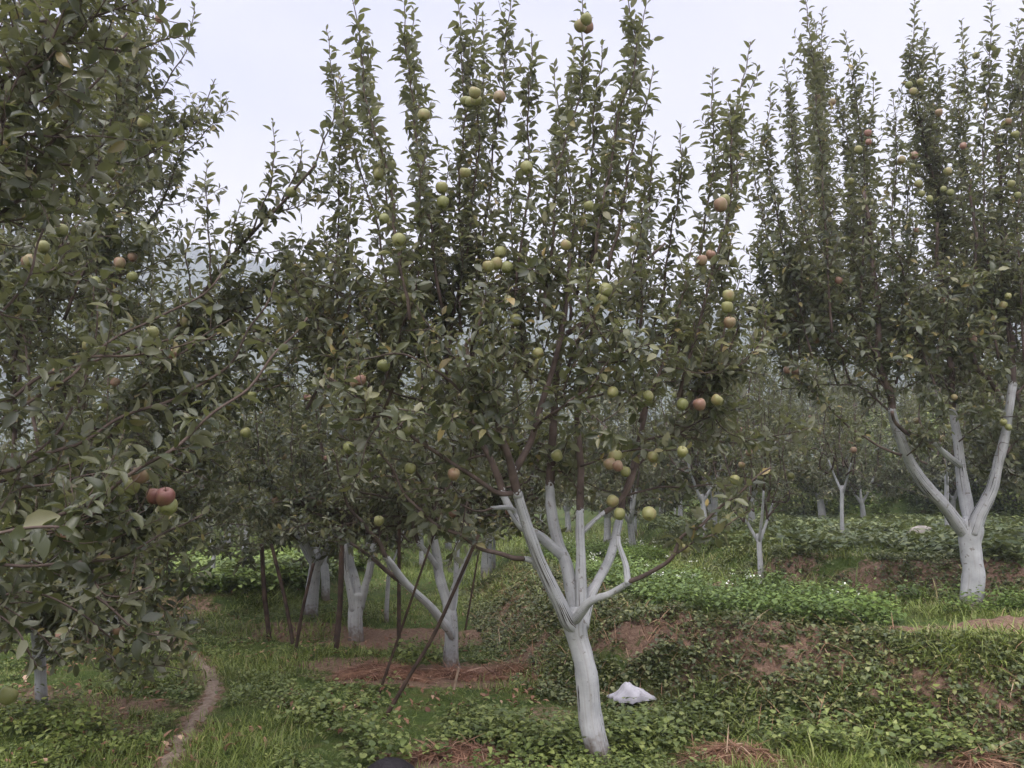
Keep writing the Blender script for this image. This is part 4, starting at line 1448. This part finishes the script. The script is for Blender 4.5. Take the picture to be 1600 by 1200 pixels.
# the far rows
far = []
for row, Y in enumerate((15.5, 19, 22.5, 26, 30, 34.5, 39, 45, 52, 60)):
    for q in range(-9, 10):
        X = q * (3.6 + .02 * Y) + (row % 2) * 1.8 + RNG.uniform(-.6, .6)
        y = Y + RNG.uniform(-.8, .8)
        if abs(X) > .72 * y + 1.5:
            continue
        if y < 21 and (-6.2 < X < -3.3 and y < 17 or 3 < X < 12):
            continue
        far.append((X, y))
for X, y in far:
    src = (pA, pB, pC)[int(RNG.integers(3))]
    near = y < 21
    r = place(src, 0, 0, RNG.uniform(.92, 1.15), 'hazy apple tree standing in the far rows of the orchard' if not near else 'apple tree in the middle rows behind the front trees',
              'apple trees in the far rows' if not near else 'apple trees in the middle rows', xy=(X, y))
print('far trees', len(far))

# ------------------------------------------------------------------ ground cover
def scatter(n, y0, y1, k=.72, off=.6):
    Y = np.exp(RNG.uniform(math.log(y0), math.log(y1), n))
    X = RNG.uniform(-1, 1, n) * (k * Y + off)
    return X, Y


def up_leaves(X, Y, z, L, tilt, name, mat_, prof, wr, bend, fold, label, cat):
    n = len(X)
    a = RNG.uniform(0, 6.28, n)
    t = np.radians(tilt)
    D = np.stack([np.cos(a) * np.cos(t), np.sin(a) * np.cos(t), np.sin(t)], -1)
    N = np.stack([-np.cos(a) * np.sin(t), -np.sin(a) * np.sin(t), np.cos(t)], -1) + RNG.normal(0, .15, (n, 3))
    P = np.stack([X, Y, z], -1)
    o = link(name, leaf_mesh(name, P, D, N, L, wr, bend, fold, prof, mat_))
    return tag(o, label, cat, None, 'stuff')


# grass
X, Y = scatter(430000, 2.6, 32)
d1, d2, d3 = sdist(X, Y, BANK1), sdist(X, Y, BANK2), sdist(X, Y, BANK3)
s = soil_mask(X, Y)
tuft = fbm(X * 1.2, Y * 1.2, 61)
fine = fbm(X * 5, Y * 5, 62)
dens = .5 + 1.5 * smooth((tuft - .36) * 3.0) * (.4 + fine)
dens = dens * (1 - .93 * s) * (1 - .96 * smooth(1 - (path_dist(X, Y) + .02) / .10))
face = (d1 > -.05) & (d1 < .95)
dens = np.where(face, dens * .6, dens)
dens = np.where((d1 > .95) & (d2 < 0), dens * .45, dens)
keep = RNG.random(len(X)) < np.clip(dens, 0, 1) * .8
X, Y, tuft = X[keep], Y[keep], tuft[keep]
n = len(X)
sc = np.clip((Y / 5.0) ** .45, .85, 2.0)
L = RNG.uniform(.035, .10, n) * (.6 + .9 * smooth((tuft - .4) * 3)) * sc
up_leaves(X, Y, H(X, Y) - .008, L, RNG.uniform(38, 88, n), 'grass', M_GRASS, BLADE, .055 * np.ones(n) * np.clip(Y / 5, .8, 2.2) ** .5, RNG.uniform(.2, 1.6, n), np.full(n, .25),
          'short orchard grass covering the ground', 'grass')
print('grass', n)

# long grass on the steep far bank and along the lips
X = RNG.uniform(-1.4, 18, 150000)
Y = RNG.uniform(6, 33, 150000)
d1, d2, d3 = sdist(X, Y, BANK1), sdist(X, Y, BANK2), sdist(X, Y, BANK3)
m = ((d3 > -.4) & (d3 < 2.6)) | ((np.abs(d1 - .95) < .35) & (fbm(X * 1.1, Y * 1.1, 66) > .54) & (soil_mask(X, Y) < .45)) | ((np.abs(d2 + .15) < .25) & (fbm(X * 1.3, Y * 1.3, 67) > .5))
X, Y = X[m], Y[m]
gc = [ground_at(*q) for q in ((1480, 1022), (1530, 1030), (1400, 1165), (1120, 1120), (1110, 1135), (700, 940), (760, 940), (1480, 965), (420, 955), (460, 950), (1300, 1180), (900, 1000), (1560, 1010))]
X = np.concatenate([X] + [RNG.normal(c[0], .17, 500) for c in gc])
Y = np.concatenate([Y] + [RNG.normal(c[1], .15, 500) for c in gc])
n = len(X)
up_leaves(X, Y, H(X, Y) - .01, RNG.uniform(.16, .4, n) * np.where(np.arange(n) >= n - 500 * len(gc), .62, 1.0), RNG.uniform(35, 85, n), 'long_grass', M_GRASS, BLADE, np.full(n, .05), RNG.uniform(.6, 2.0, n), np.full(n, .25),
          'long grass hanging over the terrace banks', 'grass')


def plants(X, Y, per, hmin, hmax, Lmin, Lmax, spread, name, mat_, prof, label, cat, tilt=(-25, 45), wr=(.7, .95), dz=0):
    """small broad-leaved plants: several leaves at several heights round each stem"""
    n = len(X)
    Xs = np.repeat(X, per) ; Ys = np.repeat(Y, per)
    k = n * per
    hp = np.repeat(RNG.uniform(hmin, hmax, n), per)
    a = RNG.uniform(0, 6.28, k)
    rr = spread * np.sqrt(RNG.random(k)) * np.clip(hp / hmax, .4, 1)
    Xs = Xs + rr * np.cos(a); Ys = Ys + rr * np.sin(a)
    z = H(Xs, Ys) + hp * RNG.uniform(.25, 1.0, k) * (1 - .35 * (rr / spread) ** 2) + dz
    L = RNG.uniform(Lmin, Lmax, k)
    return up_leaves(Xs, Ys, z, L, RNG.uniform(*tilt, k), name, mat_, prof, RNG.uniform(*wr, k), RNG.uniform(.1, .9, k), RNG.uniform(.05, .5, k), label, cat)


# weeds among the grass of the lower ground
X, Y = scatter(46000, 3.2, 24)
d1, d2 = sdist(X, Y, BANK1), sdist(X, Y, BANK2)
pt = fbm(X * .9, Y * .9, 71) * .6 + fbm(X * 3.5, Y * 3.5, 72) * .4
m = (d1 < .05) & (pt > .55) & (soil_mask(X, Y) < .5) & (path_dist(X, Y) > .14)
plants(X[m], Y[m], 8, .03, .13, .018, .040, .10, 'weeds', M_WEED, LEAF_LOWHEART, 'low broad leaved weeds growing through the grass', 'weeds')
# taller weed clumps by the foot of the front trunk and bank
cl = [ground_at(*q) for q in ((790, 1165), (770, 1150), (960, 1160), (1000, 1150), (1060, 1150), (1110, 1130), (1010, 1180), (880, 1180), (660, 1030), (650, 1045), (820, 1190),
                              (560, 1160), (500, 1130), (590, 1195), (80, 1130), (40, 1150), (130, 1160), (1320, 1180), (1420, 1160), (1250, 1170), (1480, 1180), (230, 1040), (215, 1020))]
X = np.concatenate([RNG.normal(c[0], .14, 30) for c in cl]); Y = np.concatenate([RNG.normal(c[1], .11, 30) for c in cl])
m = path_dist(X, Y) > .12
plants(X[m], Y[m], 10, .10, .28, .026, .055, .11, 'tall_weeds', M_WEED, LEAF_HEART, 'taller leafy weeds clumped round the front trunk and bank foot', 'weeds')

# creepers over the bank face and lips
def along_bank(L, n, x0, x1, d0, d1):
    seg = np.linalg.norm(np.diff(L, axis=0), axis=1)
    cum = np.r_[0, np.cumsum(seg)]
    q = RNG.uniform(0, cum[-1], n * 6)
    X, Y = np.interp(q, cum, L[:, 0]), np.interp(q, cum, L[:, 1])
    k = np.clip(np.searchsorted(cum, q) - 1, 0, len(seg) - 1)
    T = (np.diff(L, axis=0) / seg[:, None])[k]
    d = RNG.uniform(d0, d1, n * 6)
    X, Y = X + T[:, 1] * d, Y - T[:, 0] * d
    m = (X > x0) & (X < x1) & (Y < 18)
    return X[m][:n], Y[m][:n], d[m][:n]


X, Y, dd = along_bank(BANK1[:8], 15000, -1.2, 6, -.2, 1.25)
z_ = H(X, Y)
pt = fbm(X * 1.9 + z_ * 2.2, Y * 1.9 + z_ * 1.3, 75)
keep = RNG.random(len(X)) < np.clip(.12 + 3.4 * (pt - .34), .06, 1) * np.where(dd > .95, .5, 1) * (1 - .62 * soil_mask(X, Y))
X, Y = X[keep], Y[keep]
X2, Y2, _ = along_bank(BANK2[:7], 5000, 1.5, 9, -.1, .8)
pt = fbm(X2 * 2.2, Y2 * 2.2, 76)
keep = RNG.random(len(X2)) < np.clip(.15 + 3 * (pt - .38), .05, 1)
X, Y = np.r_[X, X2[keep]], np.r_[Y, Y2[keep]]
n = len(X)
plants(X, Y, 9, .02, .12, .020, .050, .10, 'creeping_vines', M_VINE, LEAF_HEART, 'creeping vines with rounded pale leaves over the earth bank', 'vines', tilt=(-50, 30))
print('vines', n)

# dead stems over the bank and fallen leaves on the floor
X, Y, dd = along_bank(BANK1[:8], 5000, -1.2, 6, -.15, 1.1)
n = len(X)
up_leaves(X, Y, H(X, Y) + RNG.uniform(0, .06, n), RNG.uniform(.08, .28, n), RNG.uniform(-50, 60, n), 'dead_stems', M_DRY, BLADE, np.full(n, .03), RNG.uniform(.2, 1.6, n), np.full(n, .2),
          'dead stems and dry grass over the earth bank', 'dead stems')
X, Y = scatter(9000, 3.0, 16)
m = (sdist(X, Y, BANK1) < .1) & (fbm(X * .9, Y * .9, 99) > .45)
X, Y = X[m], Y[m]
n = len(X)
up_leaves(X, Y, H(X, Y) + RNG.uniform(.01, .06, n), RNG.uniform(.04, .09, n), RNG.uniform(-25, 25, n), 'fallen_leaves', M_DRY, LEAF_LOW, RNG.uniform(.35, .6, n), RNG.uniform(.2, 1.5, n), RNG.uniform(.1, .8, n),
          'brown fallen leaves scattered on the orchard floor', 'fallen leaves')

# flowering crop on the first terrace
X = RNG.uniform(-.3, 8, 36000); Y = RNG.uniform(5.5, 17, 36000)
d1, d2 = sdist(X, Y, BANK1), sdist(X, Y, BANK2)
m = (d1 > 1.2) & (d2 < -.15) & (fbm(X * .8, Y * .8, 81) > .37) & (soil_mask(X, Y) < .55) & ~((X > 3.8) & (X < 4.9) & (Y < 7.7))
X, Y = X[m], Y[m]
kk = RNG.random(len(X)) < np.clip(8.5 / Y, .3, .9) * .85
X, Y = X[kk], Y[kk]
plants(X, Y, 13, .10, .32, .026, .055, .12, 'crop_plants', M_CROP, LEAF_LOWHEART, 'dense green flowering crop on the first terrace', 'crop')
print('crop', len(X))
# small white flowers above it
fl = RNG.random(len(X)) < .018
Xf, Yf = X[fl], Y[fl]
m_fl = simple_mat('white_petal', (.72, .72, .66), (.80, .80, .74), 20, .6)
nf = len(Xf)
per = 7
Xr, Yr = np.repeat(Xf, per), np.repeat(Yf, per)
zf = np.repeat(H(Xf, Yf) + RNG.uniform(.26, .36, nf), per) + RNG.normal(0, .012, nf * per)
Xr = Xr + RNG.normal(0, .018, nf * per); Yr = Yr + RNG.normal(0, .018, nf * per)
up_leaves(Xr, Yr, zf, RNG.uniform(.014, .022, nf * per), RNG.uniform(-10, 60, nf * per), 'white_flowers', m_fl, LEAF_LOWHEART, np.full(nf * per, .8), np.full(nf * per, .3), np.full(nf * per, .2),
          'small white flowers over the terrace crop', 'flowers')

# crop at the far left and on the upper terrace
X = RNG.uniform(-9, -2.2, 9000); Y = RNG.uniform(10.5, 17, 9000)
d4 = sdist(X, Y, BANK4)
m = (d4 > .35) & (fbm(X * .7, Y * .7, 85) > .36)
plants(X[m], Y[m], 8, .15, .38, .06, .11, .16, 'leafy_crop', M_CROP, LEAF_LOWHEART, 'dark green leafy crop at the far left', 'crop')
X = RNG.uniform(2.4, 16, 14000); Y = RNG.uniform(8, 24, 14000)
d2, d3 = sdist(X, Y, BANK2), sdist(X, Y, BANK3)
m = (d2 > .5) & (d3 < -.4) & (fbm(X * .9, Y * .9, 86) > .46)
plants(X[m], Y[m], 8, .10, .34, .06, .12, .15, 'terrace_crop', M_VINE, LEAF_LOWHEART, 'large leaved crop plants on the upper terrace', 'crop')
X = RNG.uniform(5, 17, 9000); Y = RNG.uniform(18, 33, 9000)
d3 = sdist(X, Y, BANK3)
m = (d3 > -.2) & (d3 < 2.4) & (fbm(X * .5, Y * .5, 87) > .45)
plants(X[m], Y[m], 9, .15, .5, .08, .14, .25, 'bank_growth', M_CROP, LEAF_LOWHEART, 'leafy growth over the steep green bank', 'undergrowth')


# shrubs
def bush(px, py, rx, rz, n, label):
    g = ground_at(px, py)
    root = empty('bush', tuple(g), label, 'bush', 'bushes by the far bank')
    st = []
    P = []
    for k in range(14):
        a, q = RNG.uniform(0, 6.28), RNG.uniform(.3, 1)
        e = g + [math.cos(a) * rx * q, math.sin(a) * rx * q, rz * RNG.uniform(.5, 1)]
        c = spline([g, g * .5 + e * .5 + [0, 0, .1 * rz], e], 4)
        st.append((c, np.linspace(.015, .004, len(c))))
        for i in range(6):
            P.append(c[-1] * RNG.uniform(.75, 1) + c[3] * 0 + 0)
    link('stems', tubes_mesh('stems', st, M_BARK, 5, g), root)
    v = RNG.normal(0, 1, (n, 3)); v = norm(v) * (RNG.random((n, 1)) ** .4)
    lump = 1 + .5 * (fbm(v[:, 0] * 2.5 + g[0], v[:, 2] * 2.5 + v[:, 1], 91)[:, None] - .5)
    Q = g + v * lump * np.array([rx, rx, rz * .55]) + [0, 0, rz * .55]
    D = norm(v + RNG.normal(0, .6, (n, 3)))
    N = v + [0, 0, .8] + RNG.normal(0, .3, (n, 3))
    o = link('foliage', leaf_mesh('foliage', Q, D, N, RNG.uniform(.07, .13, n), RNG.uniform(.45, .7, n), RNG.uniform(.1, 1, n), RNG.uniform(.1, .5, n), LEAF_LOW, M_WEED, g), root)
    o['kind'] = 'stuff'


bush(1262, 812, 1.3, 1.7, 5000, 'dark leafy bush at the foot of the bank behind the slim young tree')
for bx, by, br, bz in ((1150, 790, 1.6, 2.0), (1040, 800, 1.5, 1.8), (1330, 735, 1.8, 1.8), (1420, 735, 2.0, 1.9), (930, 800, 1.5, 1.7), (1480, 740, 1.8, 2.0), (1230, 745, 1.7, 1.7)):
    bush(bx, by, br, bz, 2600, 'leafy bush growing along the upper terrace edge under the far trees')
bush(1585, 800, 1.5, 2.4, 6000, 'tall dark bush behind the large right trunk by the frame edge')


# ------------------------------------------------------------------ straw heaps
def straw(px, py, rx, ry, n, h, label):
    g = ground_at(px, py)
    a = RNG.uniform(0, 6.28, n)
    q = np.sqrt(RNG.random(n)) * (1 + .25 * np.sin(3 * a + px) + .15 * np.sin(7 * a))
    x, y = g[0] + rx * q * np.cos(a), g[1] + ry * q * np.sin(a)
    hh = h * np.clip(1 - q * q, 0, 1) * (.6 + .8 * fbm(x * 4, y * 4, 95))
    z = H(x, y) + hh * RNG.uniform(.5, 1.05, n) + .006
    b = RNG.uniform(0, 6.28, n)
    t = np.radians(RNG.normal(4, 13, n))
    D = np.stack([np.cos(b) * np.cos(t), np.sin(b) * np.cos(t), np.sin(t)], -1)
    N = np.array([0, 0, 1.]) + RNG.normal(0, .3, (n, 3))
    P = np.stack([x, y, z], -1)
    # mound core under the stalks
    rings, sd = 8, 26
    V = [(*g[:2], float(H(g[0], g[1])) + h * .75)]
    aa = np.arange(sd) * 6.2832 / sd
    for r in range(1, rings + 1):
        f = r / rings
        w = f * (1 + .25 * np.sin(3 * aa + px) + .15 * np.sin(7 * aa))
        xx, yy = g[0] + rx * w * np.cos(aa), g[1] + ry * w * np.sin(aa)
        zz = H(xx, yy) + h * .8 * (1 - f * f) * (.6 + .8 * fbm(xx * 4, yy * 4, 95)) - .012 * (r == rings)
        V += list(zip(xx, yy, zz))
    F = []
    for r in range(rings - 1):
        for k in range(sd):
            a0, a1 = 1 + r * sd + k, 1 + r * sd + (k + 1) % sd
            F.append((a0, a0 + sd, a1 + sd, a1))
    T = [(0, 1 + k, 1 + (k + 1) % sd) for k in range(sd)]
    root = empty('straw_heap', tuple(g), label, 'straw', 'straw mulch on the orchard floor')
    link('mound', make_mesh('mound', np.array(V) - g, [np.array(F), np.array(T)], M_MULCH), root)
    o = link('stalks', leaf_mesh('stalks', P, D, N, RNG.uniform(.06, .22, n), np.full(n, .035), RNG.uniform(.1, 1.1, n), np.full(n, .2), BLADE, M_DRY, g), root)
    o['kind'] = 'stuff'


M_MULCH = simple_mat('mulch_core', (.09, .048, .032), (.20, .11, .07), 22, .95, .08, 1)
straw(600, 1058, .42, .24, 1500, .10, 'reddish dry straw heaped left of the second white trunk')
straw(720, 1062, .45, .14, 1300, .07, 'strip of dry straw at the foot of the second white trunk by a stub stake')
straw(795, 1052, .22, .14, 600, .08, 'small straw tuft right of the second white trunk')
straw(715, 1182, .36, .13, 1300, .05, 'dry reddish straw spread at the bottom centre beside leafy weeds')
straw(1145, 1186, .30, .13, 1300, .07, 'reddish straw heap at the bottom right of the front trunk')
straw(1535, 1196, .16, .10, 500, .06, 'small bundle of dry straw at the bottom right corner')


# ------------------------------------------------------------------ props, sticks
def pole(foot_px, top_px, dY, w0, w1, label, name='wooden_prop', m=M_POLE, bow=0.0, cat='prop', group='wooden props under the branches'):
    g = ground_at(*foot_px)
    e = at(*top_px, g[1] + dY)
    mid = (g + e) / 2 + np.array([bow, 0, 0])
    q1 = g * .75 + e * .25 + np.array([bow * .6, .01, 0])
    c = spline([g - (e - g) * .03, q1, mid, e], 7)
    s = g[1] / FPX / 2
    o = link(name, tubes_mesh(name, [(c, np.linspace(w0, w1, len(c)) * s * .66)], m, 9, g, .07), None, tuple(g))
    return tag(o, label, cat, group)


pole((421, 1001), (409, 850), .1, 11, 10, 'upright dark brown prop pole, leftmost under the dark crown', bow=-.015)
pole((458, 1008), (424, 850), .1, 9, 8, 'brown prop leaning left, second from the left under the dark crown', bow=.02)
pole((461, 1022), (490, 880), -.1, 8, 7, 'greyish prop leaning right in front of the thick white trunk', bow=-.015)
pole((524, 1020), (534, 840), .1, 14, 12, 'thickest blackish prop pole beside the three forked white trunk', bow=.02)
pole((623, 1012), (624, 790), .2, 10, 8, 'straight reddish brown prop between the two white trunks', bow=.0)
pole((592, 1085), (690, 800), -.2, 7, 5, 'thin brown stick rising from the straw heap and leaning right')
pole((597, 1128), (748, 835), .1, 10, 8, 'long dark pole slanting across the second white trunk', bow=.05)
pole((727, 985), (752, 840), .2, 5, 4, 'thin pale stick standing behind the second white trunk')
pole((709, 1078), (717, 1043), .02, 7, 6, 'short pale broken stake stuck in the straw', 'stake', M_DRYWOOD, cat='stake', group='short stakes')
pole((246, 905), (254, 872), .1, 5, 5, 'grey post at the far left edge of the crop', 'post', M_POLE, cat='post', group='posts by the far crop')
pole((268, 905), (274, 882), .1, 4, 4, 'short pale post at the far left behind the crop', 'post', M_DRYWOOD, cat='post', group='posts by the far crop')

# fallen apple
g = ground_at(855, 1150)
o = link('apple', APPLES_G[0], None, tuple(g + np.array([0, 0, .045])))
o.scale = (1.05,) * 3
o.rotation_euler = (1.2, .4, .3)
tag(o, 'fallen yellow green apple lying in the weeds left of the front trunk', 'apple')

# ------------------------------------------------------------------ white sack
M_SACK = simple_mat('white_woven_plastic', (.40, .39, .42), (.52, .51, .54), 14, .55, .3, .5)
g = ground_at(985, 1098)
nu, nv = 36, 20
V = []
for i in range(nv + 1):
    f = i / nv
    for k in range(nu):
        a = k * 6.2832 / nu
        r = math.sin(f * math.pi * .5) ** .8
        lob = 1 + .20 * math.sin(3 * a + 1.1) + .10 * math.sin(5 * a + 2 * f) + .05 * math.sin(11 * a + 5 * f)
        x = .125 * r * lob * math.cos(a)
        y = .085 * r * lob * math.sin(a)
        pk = math.exp(-((x + .015) / .05) ** 2) * .105 + math.exp(-((x - .06) / .05) ** 2) * .05
        z = (pk + .035) * (1 - f ** 2.4) + .012 * math.sin(9 * a + 6 * f) * f * (1 - f) * 2 + .008 * math.sin(23 * a + 3) * f
        z += .012 * float(vnoise(x * 40, y * 40, 5))
        V.append((x, y, max(z - .005, -.02)))
F = [(i * nu + k, (i + 1) * nu + k, (i + 1) * nu + (k + 1) % nu, i * nu + (k + 1) % nu) for i in range(nv) for k in range(nu)]
o = link('sack', make_mesh('sack', V, [np.array(F)], M_SACK), None, tuple(g + np.array([0, 0, .02])))
o.scale = (1.35, 1.2, .82)
tag(o, 'crumpled white plastic sack lying in the weeds right of the front trunk', 'sack')

# ------------------------------------------------------------------ pale boulder on the upper terrace
M_STONE = simple_mat('pale_stone', (.20, .18, .16), (.34, .31, .28), 7, .9, .2, 1)
g = ground_at(1440, 838)
nu, nv = 22, 12
V = []
for i in range(nv + 1):
    ph = math.pi * i / nv
    for k in range(nu):
        a = k * 6.2832 / nu
        n_ = .75 + .5 * float(fbm(np.cos(a) * 1.6 + 3, np.sin(a) * 1.6 + math.cos(ph) * 1.5, 97))
        V.append((.26 * n_ * math.sin(ph) * math.cos(a), .2 * n_ * math.sin(ph) * math.sin(a), .13 * n_ * math.cos(ph) + .05))
F = [(i * nu + k, (i + 1) * nu + k, (i + 1) * nu + (k + 1) % nu, i * nu + (k + 1) % nu) for i in range(nv) for k in range(nu)]
o = link('boulder', make_mesh('boulder', V, [np.array(F)], M_STONE), None, tuple(g))
tag(o, 'rounded pale boulder on the upper terrace left of the right trunk', 'boulder')

# ------------------------------------------------------------------ person crouching just below the frame
M_SHIRT = simple_mat('dark_shirt', (.02, .02, .028), (.035, .035, .045), 30, .9, .1)
M_SKIN = simple_mat('skin', (.30, .17, .11), (.36, .21, .14), 12, .6, .3, .1)
M_HAIR = simple_mat('black_hair', (.006, .005, .006), (.012, .010, .012), 60, .6, .15, .6)
top = at(605, 1194, 1.85)
gx, gy = top[0], top[1]
gz = float(H(gx, gy))
root = empty('person', (gx, gy, gz), 'top of a black haired head at the bottom edge left of centre', 'person')
hz = top[2] - gz
B = [(0, -.06, .26), (0, -.02, .42), (0, .03, .60), (0, .04, .74), (0, .03, hz - .22), (0, .035, hz - .14), (0, .04, hz - .05),
     (.10, -.02, .24), (.17, .30, .46), (.15, .10, .09), (.16, .26, .04),
     (-.10, -.02, .24), (-.17, .30, .46), (-.15, .10, .09), (-.16, .26, .04),
     (.17, .03, .70), (.26, .20, .54), (.16, .40, .47), (.12, .47, .44),
     (-.17, .03, .70), (-.26, .20, .54), (-.16, .40, .47), (-.12, .47, .44)]
Rd = [.13, .13, .14, .11, .05, .075, .082, .09, .065, .045, .035, .09, .065, .045, .035, .055, .042, .032, .03, .055, .042, .032, .03]
E = [(0, 1), (1, 2), (2, 3), (3, 4), (4, 5), (5, 6), (0, 7), (7, 8), (8, 9), (9, 10), (0, 11), (11, 12), (12, 13), (13, 14), (3, 15), (15, 16), (16, 17), (17, 18), (3, 19), (19, 20), (20, 21), (21, 22)]
for s_, w in ((1, 18), (-1, 22)):
    for f in range(5):
        b0 = len(B)
        off_ = (f - 2) * .018
        ln = (.05, .075, .08, .075, .055)[f]
        if f == 0:
            off_ = -.045
        B += [(s_ * (.12 - off_ * 1), .50, .43), (s_ * (.12 - off_ * 1.15), .50 + ln * .6, .42), (s_ * (.12 - off_ * 1.2), .50 + ln, .395)]
        Rd += [.011, .0095, .008]
        E += [(w, b0), (b0, b0 + 1), (b0 + 1, b0 + 2)]
me = bpy.data.meshes.new('body')
me.from_pydata(B, E, [])
body = link('body', me, root)
sk = body.modifiers.new('skin', 'SKIN')
for k, r in enumerate(Rd):
    me.skin_vertices[0].data[k].radius = (r, r)
me.skin_vertices[0].data[0].use_root = True
ss_ = body.modifiers.new('sub', 'SUBSURF')
ss_.levels = ss_.render_levels = 2
me.materials.append(M_SKIN)
# shirt shell over the trunk
sv, spq, _ = tube(np.array([(0, -.06, .24), (0, -.02, .42), (0, .03, .60), (0, .035, .74), (0, .03, .79)]), np.array([.165, .17, .18, .15, .075]), 16)
link('shirt', make_mesh('shirt', sv, spq, M_SHIRT), root)
# hair cap
V = []
nu, nv = 40, 16
for i in range(nv + 1):
    ph = math.pi * .72 * i / nv
    for k in range(nu):
        a = k * 6.2832 / nu
        w = 1 + .025 * math.sin(14 * a + 7 * ph) + .02 * math.sin(23 * a) * math.sin(ph)
        V.append((.088 * w * math.sin(ph) * math.cos(a), .105 * w * math.sin(ph) * math.sin(a), .112 * math.cos(ph)))
F = [(i * nu + k, (i + 1) * nu + k, (i + 1) * nu + (k + 1) % nu, i * nu + (k + 1) % nu) for i in range(nv) for k in range(nu)]
link('hair', make_mesh('hair', V, [np.array(F)], M_HAIR), root, (0, .035, hz - .112))

# ------------------------------------------------------------------ haze
me = bpy.data.meshes.new('haze')
x0, x1, y0, y1, z0, z1 = -540, 540, -12, 575, -6, 175
vs = [(x, y, z) for x in (x0, x1) for y in (y0, y1) for z in (z0, z1)]
me.from_pydata(vs, [], [(0, 1, 3, 2), (4, 6, 7, 5), (0, 4, 5, 1), (2, 3, 7, 6), (0, 2, 6, 4), (1, 5, 7, 3)])
m, nt, out = mat('haze_air')
pv = N_(nt, 'ShaderNodeVolumePrincipled')
pv.inputs['Density'].default_value = HAZE
pv.inputs['Color'].default_value = (.86, .90, 1.0, 1)
pv.inputs['Anisotropy'].default_value = .3
nt.links.new(pv.outputs[0], out.inputs['Volume'])
me.materials.append(m)
o = link('haze', me)
tag(o, 'thin evening haze filling the valley', 'haze', None, 'stuff')
